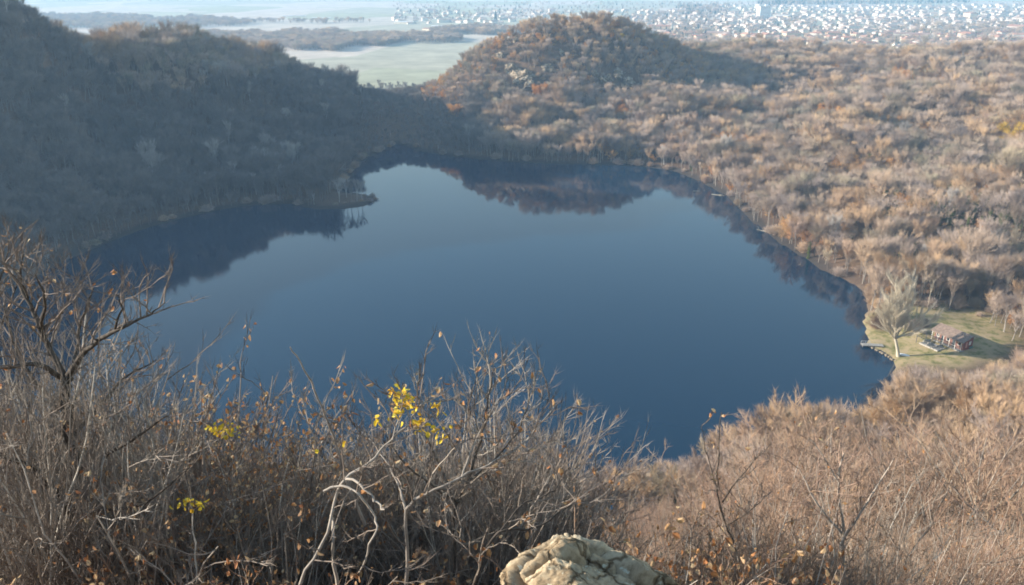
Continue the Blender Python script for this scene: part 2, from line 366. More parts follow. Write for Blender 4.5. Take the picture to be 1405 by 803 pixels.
# ------------------------------------------------------------------ trees seen from afar
def bare_tree(seed, h, w, nlimb=11, nsub=6, ntw=1500, twl=1.1, tww=.016, base=.22, up=.5, tr=.16, kk=1.0):
    """returns (limb builder, twig builder); an uneven crown of real limbs, side limbs and spikes"""
    global rng
    keep = rng; rng = np.random.default_rng(seed)
    L = MB(); C = MB()
    lean = rng.normal(0, .04, 2)
    tz = np.linspace(0, 1, 7); tp = np.c_[lean[0] * tz * h + rng.normal(0, .012 * h, 7) * tz, lean[1] * tz * h + rng.normal(0, .012 * h, 7) * tz, tz * h * .88]
    L.tube(tp, tr * (1 - tz * .85), 5)
    segB, segD, segw = [], [], []
    for i in range(nlimb):
        t = base + (0.93 - base) * (i + rng.uniform(0, .9)) / nlimb
        p0 = np.array([np.interp(t, tz, tp[:, k]) for k in range(3)])
        az = i * 2.4 + rng.uniform(-.5, .5)
        reach = w * .5 * math.sin(math.pi * min(1, .25 + .8 * (1 - t) + .1)) ** .6 * rng.uniform(.65, 1.15)
        rise = h * (1 - t) * up * rng.uniform(.6, 1.2) + .1 * h
        s_ = np.linspace(0, 1, 5)[:, None]
        d = np.array([math.cos(az), math.sin(az), 0])
        pts = p0 + d * reach * s_ ** .85 + np.array([0, 0, 1]) * rise * s_ ** 1.3 + rng.normal(0, .025 * h, (5, 3)) * s_
        pts[:, 2] = np.minimum(pts[:, 2], h * rng.uniform(.93, 1.0))
        L.tube(pts, tr * .45 * (1 - .8 * s_[:, 0]) * (1.1 - t * .5), 4)
        for j in range(nsub):
            q = rng.uniform(.3, 1); p1 = np.array([np.interp(q, s_[:, 0], pts[:, k]) for k in range(3)])
            dd = unit(d * rng.uniform(.1, 1) + rng.normal(0, .55, 3) + np.array([0, 0, up * 1.3])); ln = h * rng.uniform(.10, .2)
            ss = np.linspace(0, 1, 3)[:, None]; sp_ = p1 + dd * ln * ss + np.array([0, 0, .1]) * ln * ss ** 2
            C.tube(sp_, tr * .17 * (1 - .7 * ss[:, 0]), 3)
            k = max(1, int(ntw / (nlimb * nsub))); a = rng.uniform(.1, 1, k)[:, None]
            segB.append(p1 + dd * ln * a); segD.append(unit(dd + rng.normal(0, .55, (k, 3)) + [0, 0, up * .8]))
    B = np.concatenate(segB); D = np.concatenate(segD)
    C.spikes(B, D, twl * rng.uniform(.5, 1.3, len(B)) * h / 12, tww * rng.uniform(.7, 1.3, len(B)), .3)
    tips = B + D * (twl * h / 12 * rng.uniform(.2, 1.0, len(B)))[:, None]
    rng = keep
    return L, C, tips
def join(mbs):
    """[(builder, material slot)] -> one builder"""
    o = MB()
    for b_, mi in mbs:
        V = np.concatenate(b_.V); T = np.concatenate(b_.T) if b_.T else None; Q = np.concatenate(b_.Q) if b_.Q else None
        o.add(V, T, Q, mi)
    return o
proto_col = bpy.data.collections.new('forest_sources')     # not linked: sources for the masses only
far_protos = []
def add_proto(name, me):
    o = bpy.data.objects.new('src_%02d_%s' % (len(far_protos), name), me); proto_col.objects.link(o); far_protos.append(o); return len(far_protos) - 1
K = {}
def reg(kind, idx): K.setdefault(kind, []).append(idx)
for i in range(5):
    L_, C_, tp_ = bare_tree(100 + i, 11, [5.4, 4.8, 6, 4.2, 5.6][i], 12, 14, 1400, 1.55, .0145, .28 + .06 * (i % 3), [.8, 1.0, .7, 1.2, .9][i], .2)
    reg('bare', add_proto('bare', join([(L_, 0), (C_, 1)]).mesh('bare', [M['trunk_wood'], M['twig_wood']])))
    reg('shade_bare', add_proto('shade_bare', join([(L_, 0), (C_, 1)]).mesh('shade_bare', [M['shade_trunk'], M['shade_twig']])))  # same tree shapes as bare, in the shade-darkened wood
for i in range(3):
    L_, C_, tp_ = bare_tree(200 + i, 9, [7, 6, 7.5][i], 10, 6, 800, 1.1, .022, .2, .35)
    Lf = MB(); k = rng.integers(0, len(tp_), 5000); Lf.leaves(tp_[k] + rng.normal(0, .28, (5000, 3)), .2, .7)
    reg('oak', add_proto('oak', join([(L_, 0), (C_, 1), (Lf, 2)]).mesh('oak', [M['trunk_wood'], M['twig_wood'], M['rust_leaf']])))
for i in range(3):
    L_, C_, tp_ = bare_tree(300 + i, 15, [4, 3.2, 4.6][i], 13, 6, 900, 1.3, .018, .42, 1.1, .24)
    reg('birch', add_proto('birch', join([(L_, 0), (C_, 1)]).mesh('birch', [M['birch_bark'], M['birch_twig']])))
for i in range(2):
    L_, C_, tp_ = bare_tree(400 + i, 11, 5, 9, 5, 700, 1.1, .02, .4, .6)
    Lf = MB(); n_ = 2200; hh = rng.uniform(0, .78, n_) ** .9 * 11; an = rng.uniform(0, 6.28, n_); rr = (.45 + .5 * np.sin(hh * 1.3 + i) ** 2) * rng.uniform(.5, 1, n_)
    Lf.leaves(np.c_[rr * np.cos(an), rr * np.sin(an), hh], .22, .8)
    reg('ivy', add_proto('ivy', join([(L_, 0), (C_, 1), (Lf, 2)]).mesh('ivy', [M['trunk_wood'], M['twig_wood'], M['ivy_leaf']])))
for i in range(3):
    mbb = MB(); n_ = 260; an = rng.uniform(0, 6.28, n_); el = rng.uniform(.25, 1.4, n_)
    D = np.c_[np.cos(an) * np.cos(el), np.sin(an) * np.cos(el), np.sin(el)]; mbb.spikes(rng.normal(0, .3, (n_, 3)) * [1, 1, .2], D, rng.uniform(1.2, 2.6, n_), .02, .3)
    B2 = D * rng.uniform(.6, 2.0, n_)[:, None]; D2 = unit(np.repeat(D, 4, 0) + rng.normal(0, .5, (n_ * 4, 3)))
    mbb.spikes(np.repeat(B2, 4, 0), D2, rng.uniform(.4, .9, n_ * 4), .014, .3)
    reg('bush', add_proto('bush', mbb.mesh('bush', M['twig_wood'])))
mbb = MB(); an = rng.uniform(0, 6.28, 5000); t = rng.uniform(0.03, 1, 5000); rr = 2.4 * (1 - t) ** .8 * rng.uniform(.75, 1.05, 5000) + .1
mbb.leaves(np.c_[rr * np.cos(an), rr * np.sin(an), 1 + t * 13], .5, .5); mbb.tube([(0, 0, 0), (0, 0, 13.5)], [.25, .03], 5, m=1)
reg('conifer', add_proto('conifer', mbb.mesh('conifer', [M['dark_green'], M['trunk_wood']])))

# ------------------------------------------------------------------ near shrubs
M['pale_stem'] = rand_mat('pale_stem', [(0,(.20,.16,.13)),(.4,(.34,.29,.24)),(.75,(.27,.22,.18)),(.85,(.50,.45,.39)),(1,(.52,.47,.40))], var=.3, scale=9, spec=.3)
M['fine_twig'] = rand_mat('fine_twig', [(0,(.13,.10,.08)),(.3,(.21,.165,.13)),(.6,(.17,.13,.11)),(.85,(.30,.25,.20)),(1,(.38,.33,.28))], var=.2, scale=5, spec=.3)
M['pink_stem'] = rand_mat('pink_stem', [(0,(.30,.23,.18)),(.35,(.46,.38,.31)),(.7,(.34,.27,.22)),(1,(.56,.50,.43))], var=.25, scale=6, spec=.3)
M['pink_twig'] = rand_mat('pink_twig', [(0,(.15,.10,.075)),(.2,(.33,.22,.145)),(.4,(.24,.15,.11)),(.6,(.42,.30,.20)),(.75,(.28,.20,.16)),(.9,(.36,.22,.14)),(1,(.20,.15,.11))], var=.2, scale=5, spec=.3)
M['oak_bark'] = rand_mat('oak_bark', [(0,(.085,.068,.055)),(1,(.10,.08,.065))], var=.5, scale=16, bumpd=.01)
M['dry_leaf'] = voro_mat('dry_leaf', [(0,(.30,.12,.05)),(.3,(.42,.20,.08)),(.55,(.50,.30,.15)),(.8,(.60,.46,.28)),(1,(.34,.14,.07))], 18)
M['gold_leaf'] = voro_mat('gold_leaf', [(0,(.80,.52,.03)),(.45,(.74,.55,.06)),(.7,(.70,.36,.03)),(1,(.62,.58,.12))], 25)

def curve(p0, d, L, n, wig, up=.0):
    P = [np.array(p0, float)]; d = unit(d)
    for i in range(n - 1):
        d = unit(d + rng.normal(0, wig, 3) + np.array([0, 0, up])); P.append(P[-1] + d * L / (n - 1))
    return np.array(P)
def along(P, t):
    k = t * (len(P) - 1); i = min(int(k), len(P) - 2); f = k - i
    return P[i] * (1 - f) + P[i + 1] * f, unit(P[i + 1] - P[i])
def dress(P, r, C, tips, nside, slen, ntw, tlen, t0=.25, up=.35, rtw=.0028, spread=.75, wig=.16):
    """side branches with twigs along path P"""
    SB, SD, SL = [], [], []
    for j in range(nside):
        t = t0 + (1 - t0) * (j + rng.random()) / nside
        p, d = along(P, t); a = rng.normal(size=3); a -= (a @ d) * d; a = unit(a)
        dd = unit(d * (1 - spread * .5) + a * spread + np.array([0, 0, up])); L = slen * rng.uniform(.5, 1.2) * (1.15 - .5 * t)
        Q_ = curve(p, dd, L, 6, wig, up * .16); C.tube(Q_, np.linspace(max(rtw * 1.3, r * .38 * (1.1 - t * .5)), rtw, 6), 4)
        for q in range(ntw):
            tt = rng.uniform(.15, 1); p2, d2 = along(Q_, tt)
            SB.append(p2); SD.append(unit(d2 + rng.normal(0, .5, 3) + np.array([0, 0, up]))); SL.append(tlen * rng.uniform(.4, 1.3))
        SB.append(Q_[-1]); SD.append(unit(Q_[-1] - Q_[-2])); SL.append(tlen)
    if not SB: return
    B = np.array(SB); D = np.array(SD); L = np.array(SL)
    C.spikes(B, D, L, rtw * rng.uniform(.7, 1.1, len(B)), .35)
    k = 2; B2 = np.repeat(B + D * (L * .45)[:, None], k, 0) ; D2 = unit(np.repeat(D, k, 0) + rng.normal(0, .5, (len(B) * k, 3)) + [0, 0, up * .5])
    C.spikes(B2, D2, np.repeat(L, k) * rng.uniform(.25, .55, len(B2)), rtw * .65, .3)
    tips.append(B + D * L[:, None] * .97); tips.append(B2)
def shrub(seed, h, nst, spread, nside=8, ntw=6, leafn=40, upness=.35, r0=.016, rt=.0028):
    global rng
    keep = rng; rng = np.random.default_rng(seed); L = MB(); C = MB(); tips = []
    for i in range(nst):
        az = rng.uniform(0, 6.28); sp_ = spread * rng.uniform(.2, 1)
        P = curve(rng.normal(0, .12, 3) * [1, 1, 0], [math.cos(az) * sp_, math.sin(az) * sp_, 1], h * rng.uniform(.65, 1.05), 11, .10, .05)
        r = r0 * rng.uniform(.6, 1.2); L.tube(P, np.linspace(r, r * .22, 11), 5)
        dress(P, r, C, tips, nside, h * .25, ntw, h * .075, .18, upness, rt)
    tips = np.concatenate(tips); Lf = MB()
    if leafn:
        k = rng.integers(0, len(tips), leafn); Lf.leaves(tips[k] + rng.normal(0, .015, (leafn, 3)), .042, .6)
    rng = keep
    return L, C, Lf
def shrub_obj(name, L, C, Lf, sm, tm, lm='dry_leaf'):
    root = link(name, None); L.obj('stem', M[sm], root, True); C.obj('twigs', M[tm], root)
    if Lf.n: Lf.obj('leaves', M[lm], root)
    return root
grey = [dict(h=3.0, nst=11, spread=.55, leafn=14), dict(h=3.0, nst=9, spread=.8, leafn=26), dict(h=3.0, nst=13, spread=.45, nside=9, leafn=8), dict(h=3.0, nst=10, spread=.9, leafn=26)]
pink = [dict(h=2.6, nst=11, spread=.7, leafn=25, nside=9), dict(h=2.6, nst=12, spread=.9, leafn=50, nside=9), dict(h=2.6, nst=9, spread=.6, leafn=12, nside=10), dict(h=2.6, nst=13, spread=.5, leafn=35)]
brown = [dict(h=2.4, nst=9, spread=.9, leafn=520), dict(h=2.2, nst=10, spread=.8, leafn=360)]
low = [dict(h=1.1, nst=9, spread=.9, nside=6, ntw=4, leafn=150, r0=.008, rt=.0022), dict(h=1.0, nst=10, spread=.8, nside=6, ntw=4, leafn=230, r0=.007, rt=.0022)]
SP = {}
def get_shrub(kind_):
    lst = {'grey': grey, 'pink': pink, 'brown': brown, 'low': low}[kind_]; i = random.randrange(len(lst)); key = (kind_, i)
    if key in SP: return dup(SP[key]), lst[i]['zmax']
    L, C, Lf = shrub(500 + i * 13 + 31 * len(kind_) + ord(kind_[0]), **{a: b for a, b in lst[i].items() if a != 'zmax'})
    lst[i]['zmax'] = float(np.percentile(np.concatenate(C.V)[:, 2], 99.3))
    sm, tm = {'grey': ('pale_stem', 'fine_twig'), 'pink': ('pink_stem', 'pink_twig'), 'brown': ('pale_stem', 'fine_twig'), 'low': ('pink_stem', 'pink_twig')}[kind_]
    nm = {'grey': 'leafless_shrub', 'pink': 'twiggy_shrub', 'brown': 'brown_leaved_shrub', 'low': 'dry_undershrub'}[kind_]
    SP[key] = shrub_obj(nm, L, C, Lf, sm, tm); return SP[key], lst[i]['zmax']
def scatter(name, pts, typ, scl, rot, label):
    """one mass: mesh of points + geometry nodes placing the tree sources"""
    me = bpy.data.meshes.new(name); me.vertices.add(len(pts)); me.vertices.foreach_set('co', np.asarray(pts, np.float32).ravel())
    for nm, ty, dat in (('typ', 'INT', typ), ('scl', 'FLOAT_VECTOR', scl), ('rot', 'FLOAT_VECTOR', rot)):
        a = me.attributes.new(nm, ty, 'POINT')
        a.data.foreach_set('vector' if ty == 'FLOAT_VECTOR' else 'value', np.asarray(dat, np.int32 if ty == 'INT' else np.float32).ravel())
    o = link(name, me); tag(o, label, None, None, 'stuff')
    ng = bpy.data.node_groups.new(name, 'GeometryNodeTree')
    ng.interface.new_socket('Geometry', in_out='INPUT', socket_type='NodeSocketGeometry'); ng.interface.new_socket('Geometry', in_out='OUTPUT', socket_type='NodeSocketGeometry')
    gi = ng.nodes.new('NodeGroupInput'); go = ng.nodes.new('NodeGroupOutput')
    ip = ng.nodes.new('GeometryNodeInstanceOnPoints'); ci = ng.nodes.new('GeometryNodeCollectionInfo')
    ci.inputs['Collection'].default_value = proto_col; ci.inputs['Separate Children'].default_value = True; ci.inputs['Reset Children'].default_value = True
    ip.inputs['Pick Instance'].default_value = True
    def at(nm, ty):
        a = ng.nodes.new('GeometryNodeInputNamedAttribute'); a.data_type = ty; a.inputs[0].default_value = nm; return [q for q in a.outputs if q.enabled][0]
    er = ng.nodes.new('FunctionNodeEulerToRotation')
    ng.links.new(gi.outputs[0], ip.inputs['Points']); ng.links.new(ci.outputs[0], ip.inputs['Instance'])
    ng.links.new(at('typ', 'INT'), ip.inputs['Instance Index']); ng.links.new(at('scl', 'FLOAT_VECTOR'), ip.inputs['Scale'])
    ng.links.new(at('rot', 'FLOAT_VECTOR'), er.inputs[0]); ng.links.new(er.outputs[0], ip.inputs['Rotation'])
    ng.links.new(ip.outputs[0], go.inputs[0])
    md = o.modifiers.new('scatter', 'NODES'); md.node_group = ng
    return o

for i, c_ in enumerate([dict(h=5.0, nst=5, spread=.45, nside=13, leafn=0, r0=.035, rt=.006), dict(h=5.0, nst=4, spread=.6, nside=15, leafn=30, r0=.04, rt=.006), dict(h=5.0, nst=7, spread=.6, nside=11, leafn=0, r0=.028, rt=.006), dict(h=5.0, nst=3, spread=.5, nside=17, leafn=0, r0=.045, rt=.0065)]):
    SL_, SC_, SF_ = shrub(900 + i, **c_); SRC = globals().setdefault('SLOPE', []); SRC.append((SL_, SC_))
    reg('slope', add_proto('slope', join([(SL_, 0), (SC_, 1)]).mesh('slope', [M['trunk_wood'], M['pink_twig']])))
# candidate places, jittered grid
STEP = 3.6
ax = np.arange(-420, 560, STEP); ay = np.arange(36, 860, STEP)
TX, TY = [a.ravel() for a in np.meshgrid(ax, ay)]
TX = TX + rng.uniform(-.48, .48, len(TX)) * STEP; TY = TY + rng.uniform(-.48, .48, len(TY)) * STEP
tsd = bil(SD, TX, TY); tz = gz(TX, TY)
spa, spb = at_z(452, 276)[:2], at_z(518, 275)[:2]; e_ = spb - spa; tt_ = np.clip(((TX - spa[0]) * e_[0] + (TY - spa[1]) * e_[1]) / (e_ @ e_), 0, 1); spd = np.hypot(TX - spa[0] - tt_ * e_[0], TY - spa[1] - tt_ * e_[1]); u_, v_, f_ = proj(np.c_[TX, TY, tz + 5])
ok = (tsd > np.where(TX < -20, .1, .5)) & (u_ > -160) & (u_ < 1565) & (v_ < 950) & (v_ > -60) & (tz > .2)
lawn_t = sstep(1.1, .9, np.sqrt(((TX - 129) / 25) ** 2 + ((TY - 250 - .12 * (TX - 134)) / 19) ** 2))
ok &= lawn_t < .35
ok &= rng.random(len(TX)) < .9
ok &= ~((spd < 17) & (tt_ > 0) & (rng.random(len(TX)) < .93))
ok &= ~((TX > 104) & (TX < 158) & (TY > 220) & (TY < 266))
ok &= ~((TX > 88) & (TX < 112) & (TY > 222) & (TY < 243))
ok &= ~((TY > 800) & (rng.random(len(TX)) < .8) & (tz < 6))
TX, TY, tz, tsd = TX[ok], TY[ok], tz[ok], tsd[ok]
nlow = np.array([mn.noise(Vector((x / 45, y / 45, 5.0))) for x, y in zip(TX, TY)])
nlow2 = np.array([mn.noise(Vector((x / 22, y / 22, 9.0))) for x, y in zip(TX, TY)])
u_, v_, f_ = proj(np.c_[TX, TY, tz + 5])
n = len(TX); kind = np.full(n, 'bare', object); r = rng.random(n)
central = (TX > -70) & (TX < 175) & (TY > 545) & (TY < 760) & (tz > 22)
rightside = (TX > 60) & (TY > 230) & ~central
leftside = (TX < -20) & (TY > 280) & ~central
kind[central & (r < .12 + .32 * (nlow2 > .15))] = 'oak'
kind[central & (r > .72) & (tz > 35)] = 'bush'
crag = np.zeros(n)
for cu, cv, cr in [(700,92,22),(718,108,22),(728,120,18),(686,72,14),(752,92,16),(840,108,26),(862,112,16),(790,130,12),(708,52,12),(770,68,14),(740,110,14)]:
    crag = np.maximum(crag, np.exp(-((u_ - cu) ** 2 + ((v_ - cv) * 1.3) ** 2) / cr ** 2))
drop = central & (rng.random(n) < crag * .85); kind[drop] = 'drop'; kind[central & (crag > .35) & ~drop] = 'bush'
kind[rightside & (r < .07 + .45 * (nlow2 > .16) * (TY > 300) + .22 * (nlow > .12))] = 'oak'
ivyzone = np.exp(-(((u_ - 1310) / 130) ** 2 + ((v_ - 295) / 40) ** 2))
kind[(r > 1 - .8 * ivyzone) | (rightside & (r > .985))] = 'ivy'
kind[(TY < 200) & (r > .982)] = 'ivy'
kind[leftside & (kind == 'bare') & ~((tz > 42) & (TY > 480))] = 'shade_bare'  # shaded slope takes the darkened trees, sunlit crest keeps the plain bare ones
kind[leftside & (r > .985)] = 'birch'
for bu, bv, br in [(315,110,14),(335,125,14),(290,100,10),(345,118,10),(445,130,7),(395,170,9),(365,225,16),(400,225,14),(300,225,10),(210,235,16)]:
    kind[leftside & (np.hypot(u_ - bu, v_ - bv) < br) & (rng.random(n) < .38)] = 'birch'
kind[rightside & (r > .93) & (r < .935)] = 'birch'
kind[(tsd < 3) & (rng.random(n) < .3)] = 'bush'
kind[(u_ > 1150) & (v_ > 330) & (v_ < 420) & (TY > 250) & (rng.random(n) < .35)] = 'bush'
hgt = np.where((kind == 'bare') | (kind == 'shade_bare'), rng.uniform(8, 14.5, n), np.where(kind == 'oak', rng.uniform(6, 10, n), np.where(kind == 'birch', rng.uniform(11, 16, n), np.where(kind == 'ivy', rng.uniform(8, 12, n), rng.uniform(2.2, 4.5, n)))))
hgt = np.where(central, hgt * .72, hgt * (1 + .35 * np.clip(nlow2 * 1.6, -1, 1))); 
inl = np.hypot(u_ - 548, (v_ - 190) * 1.3) < 42; hgt = np.where(inl, np.minimum(hgt, rng.uniform(2.5, 5, n)), hgt)
sad = (u_ > 485) & (u_ < 640) & (v_ > 85) & (v_ < 215); hgt = np.where(sad, np.minimum(hgt, rng.uniform(4, 8, n)), hgt)
ls = leftside & (tsd < 4.5); hgt = np.where(ls, np.minimum(hgt, rng.uniform(3, 7, n)), hgt)
# trees of the near slope keep below the sight line to the lake, as in the photograph
lim_u = [-200, 780, 800, 860, 900, 940, 960, 1000, 1050, 1090, 1140, 1155, 1185, 1215, 1235, 1262, 1300, 1350, 1405, 1600]
lim_v = [600, 650, 657, 642, 640, 632, 612, 588, 558, 538, 540, 562, 562, 545, 514, 508, 512, 506, 484, 470]
uu = np.interp(u_, lim_u, lim_v); near = TY < 222
ztop = []
for i in range(n):
    if near[i]:
        d = ray(u_[i], uu[i] + rng.uniform(0, 26) + (60 if TY[i] < 60 else 40 if TY[i] < 125 else 0)); ztop.append(H + d[2] / d[1] * TY[i])
    else: ztop.append(1e3)
hgt = np.minimum(hgt, np.array(ztop) - tz)
good = (hgt > 1.5) & (kind != 'drop')
TX, TY, tz, kind, hgt, nlow, nlow2, tsd, u_, v_ = [a[good] for a in (TX, TY, tz, kind, hgt, nlow, nlow2, tsd, u_, v_)]
kind[(hgt < 3.6) & (kind != 'oak') & (kind != 'shade_bare')] = 'bush'
kind[(TY < 125) & (rng.random(len(TX)) < .97)] = 'slope'
n = len(TX)
vis = seen(TX, TY, tz + hgt * .9) & (u_ > -20) & (u_ < 1425)
base_h = {'slope': 4.9, 'shade_bare': 11., 'bare': 11., 'oak': 9., 'birch': 15., 'ivy': 11., 'bush': 2.3}
idx = np.array([random.choice(K[k]) for k in kind])
scl = hgt / np.array([base_h[k] for k in kind])
S3 = np.c_[scl * rng.uniform(.85, 1.2, n), scl * rng.uniform(.85, 1.2, n), scl]
rot = np.c_[rng.normal(0, .05, n), rng.normal(0, .05, n), rng.uniform(0, 6.28, n)]
print('trees', n, 'visible', vis.sum())

# ---- individuals: the ones that show largest
size = hgt / np.hypot(TX, TY) * vis
single = np.zeros(n, bool)
counts = {'slope': 270, 'bare': 280, 'shade_bare': 60, 'oak': 130, 'birch': 90, 'ivy': 60, 'bush': 60}
for k, c in counts.items():
    w_ = np.where(kind == k)[0]; w_ = w_[np.argsort(-size[w_])][:c]; single[w_[size[w_] > 0]] = True
def place_words(x, y, u, v):
    if y < 90: return 'on the steep slope just below the viewpoint'
    if x > 85 and 190 < y < 225: return 'below the red cabin near the shore'
    if y < 215: return 'along the near shore below the viewpoint' if x < 60 else 'on the slope between viewpoint and cabin'
    if x > 85 and y < 330: return 'behind the clearing of the red cabin' if y > 250 else 'beside the clearing of the red cabin'
    if x < -20: return 'on the shaded hillside left of the lake' if y < 450 else 'high on the shaded ridge beyond the lake'
    if -70 < x < 175 and 545 < y < 760: return 'on the rocky hill across the lake'
    if x > 150: return 'on the wooded slope well behind the cabin'
    return 'on the sunlit eastern bank of the lake'
NAMES = {'slope': ('slope_tree', 'small tree', 'small leafless many stemmed tree'), 'bare': ('bare_tree', 'tree', 'leafless grey brown tree'), 'oak': ('rusty_oak_tree', 'oak tree', 'oak still holding rust orange leaves'),
         'shade_bare': ('shade_bare_tree', 'tree', 'dark grey leafless tree'), 'birch': ('birch_tree', 'birch', 'tall slim birch with pale trunk'), 'ivy': ('ivy_clad_tree', 'tree', 'bare tree with trunk wrapped in green ivy'),
         'bush': ('bare_bush', 'bush', 'low leafless rounded bush')}
protos = {}
def get_proto(k, i):
    key = (k, i)
    if key in protos: return dup(protos[key])
    if k == 'bare': L_, C_, tp_ = bare_tree(1000 + i, 11, [6.4, 5.6, 7, 5, 6.6, 6][i], 13, 8, 4400, 1.0, .012, .25 + .05 * (i % 3), [.7, .9, .6, 1.0, .75, .8][i])
    if k == 'shade_bare': L_, C_, tp_ = bare_tree(5000 + i, 11, 5.6, 12, 12, 1600, 1.4, .018, .3, .9)
    if k == 'oak': L_, C_, tp_ = bare_tree(2000 + i, 9, [7, 6, 7.5][i], 11, 7, 1200, 1.1, .017, .2, .35)
    if k == 'birch': L_, C_, tp_ = bare_tree(3000 + i, 15, [4, 3.2, 4.6][i], 13, 6, 1700, 1.2, .017, .42, 1.1, .13)
    if k == 'ivy': L_, C_, tp_ = bare_tree(4000 + i, 11, 5, 9, 5, 900, 1.1, .016, .4, .6)
    root = link(NAMES[k][0], None)
    if k == 'slope':
        SLOPE[i][0].obj('trunk', M['trunk_wood'], root, True); SLOPE[i][1].obj('crown', M['pink_twig'], root); protos[key] = root; return root
    if k == 'bush':
        bpy.data.objects.remove(root); q_ = MB(); n_ = 420; an = rng.uniform(0, 6.28, n_); el = rng.uniform(.3, 1.45, n_)
        D = np.c_[np.cos(an) * np.cos(el), np.sin(an) * np.cos(el), np.sin(el)]; q_.spikes(rng.normal(0, .3, (n_, 3)) * [1, 1, .2], D, rng.uniform(1.0, 2.5, n_), .013, .3)
        q_.spikes(np.repeat(D * rng.uniform(.5, 2.0, n_)[:, None], 7, 0), unit(np.repeat(D, 7, 0) + rng.normal(0, .45, (n_ * 7, 3)) + [0, 0, .3]), rng.uniform(.3, .8, n_ * 7), .007, .3)
        o = q_.obj(NAMES[k][0], M['twig_wood']); protos[key] = o; return o
    L_.obj('trunk', M['birch_bark' if k == 'birch' else 'trunk_wood'], root)
    C_.obj('crown', M['birch_twig' if k == 'birch' else 'shade_twig' if k == 'shade_bare' else 'twig_wood'], root)
    if k == 'oak':
        Lf = MB(); q = rng.integers(0, len(tp_), 3200); Lf.leaves(tp_[q] + rng.normal(0, .25, (3200, 3)), .17, .7); Lf.obj('foliage', M['rust_leaf'], root)
    if k == 'ivy':
        Lf = MB(); n_ = 3000; hh = rng.uniform(0, .78, n_) ** .9 * 11; an = rng.uniform(0, 6.28, n_); rr = (.4 + .5 * np.sin(hh * 1.3 + i) ** 2) * rng.uniform(.5, 1, n_)
        Lf.leaves(np.c_[rr * np.cos(an), rr * np.sin(an), hh], .18, .8); Lf.obj('ivy', M['ivy_leaf'], root)
    protos[key] = root; return root
nv = {'slope': 4, 'shade_bare': 4, 'bare': 6, 'oak': 3, 'birch': 3, 'ivy': 2, 'bush': 3}
for i in np.where(single)[0]:
    k = kind[i]; o = get_proto(k, random.randrange(nv[k]))
    o.location = (TX[i], TY[i], tz[i] - .25); o.rotation_euler = rot[i]; o.scale = S3[i]
    w_ = place_words(TX[i], TY[i], u_[i], v_[i])
    tag(o, NAMES[k][2] + ' ' + w_, NAMES[k][1], NAMES[k][2].replace('leafless', 'leafless') + 's ' + w_)
rest = ~single
scatter('forest', np.c_[TX, TY, tz - .25][rest], idx[rest], S3[rest], rot[rest], 'leafless winter woods covering the hills round the lake')

# ------------------------------------------------------------------ rocks
def rock_mesh(name, seed, size, sub, mat, rough=.22, crack=.10, shape=None):
    import bmesh
    bm = bmesh.new(); bmesh.ops.create_icosphere(bm, subdivisions=sub, radius=1)
    o = Vector((seed * 3.1, seed * 1.7, seed * .9))
    for v in bm.verts:
        p = v.co.copy(); q = p + o
        d = 1 + rough * mn.fractal(q * 1.1, 1.0, 2.1, 4) + rough * .16 * (abs(mn.fractal(q * 3, .7, 2.2, 6)) * 2 - .6) + rough * .12 * mn.fractal(q * 14, .6, 2.3, 5)
        a = mn.voronoi(Vector((q.x * 1.3, q.y * 1.5, q.z * 2.4)) + mn.noise_vector(q * 1.5) * .35)[0]
        e = min(1, (a[1] - a[0]) / .10); d -= crack * (1 - e) ** 1.5
        cc = mn.voronoi(Vector((q.x * 1.3, q.y * 1.5, q.z * 2.4)) + mn.noise_vector(q * 1.5) * .35)[1][0]; d += .17 * (mn.cell(cc * 7.3) - .5)
        r_ = p * d
        r_.x *= size[0]; r_.y *= size[1]; r_.z *= size[2]
        if shape: r_ = shape(r_)
        v.co = r_
    me = bpy.data.meshes.new(name); bm.to_mesh(me); bm.free(); me.materials.append(mat)
    me.polygons.foreach_set('use_smooth', [True] * len(me.polygons)); return me
def rock_material(name, stops, scale, bd):
    m, nt, b = newmat(name); tc = N(nt, 'ShaderNodeTexCoord').outputs['Object']
    c = ramp(nt, noise(nt, scale, 10, .72, tc, .6), stops)
    dark = ramp(nt, noise(nt, scale * 3.3, 6, .7, tc), [(.42, (1, 1, 1)), (.6, (.36, .31, .26))])
    c = mix(nt, .75, c, dark, 'MULTIPLY')
    lich = ramp(nt, noise(nt, scale * 7, 4, .7, tc), [(.60, (0, 0, 0)), (.66, (1, 1, 1))])
    c = mix(nt, lich, c, (.50, .47, .36)); nt.links.new(c, b.inputs['Base Color']); b.inputs['Roughness'].default_value = .92
    wv = N(nt, 'ShaderNodeVectorMath', operation='ADD'); nt.links.new(tc, wv.inputs[0]); nz_ = noise(nt, scale * 1.2, 4, .6, tc, 0, 1); sc_ = N(nt, 'ShaderNodeVectorMath', operation='SCALE'); sc_.inputs['Scale'].default_value = .35 / scale * 2; nt.links.new(nz_, sc_.inputs[0]); nt.links.new(sc_.outputs[0], wv.inputs[1])
    vc = N(nt, 'ShaderNodeTexVoronoi', feature='DISTANCE_TO_EDGE', Scale=scale * 1.6); nt.links.new(wv.outputs[0], vc.inputs['Vector'])
    ck = ramp(nt, vc.outputs['Distance'], [(.0, (.16, .13, .10)), (.02, (.45, .4, .35)), (.05, (1, 1, 1))]); c = mix(nt, .85, c, ck, 'MULTIPLY'); nt.links.new(c, b.inputs['Base Color'])
    h1 = mix(nt, .5, noise(nt, scale * 6, 12, .8, tc, .4), ck); bump(nt, b, h1, .9, bd); return m
M['boulder'] = rock_material('boulder_stone', [(.3, (.16, .12, .08)), (.42, (.36, .27, .17)), (.55, (.52, .41, .27)), (.7, (.64, .54, .39))], 2.2, .03)
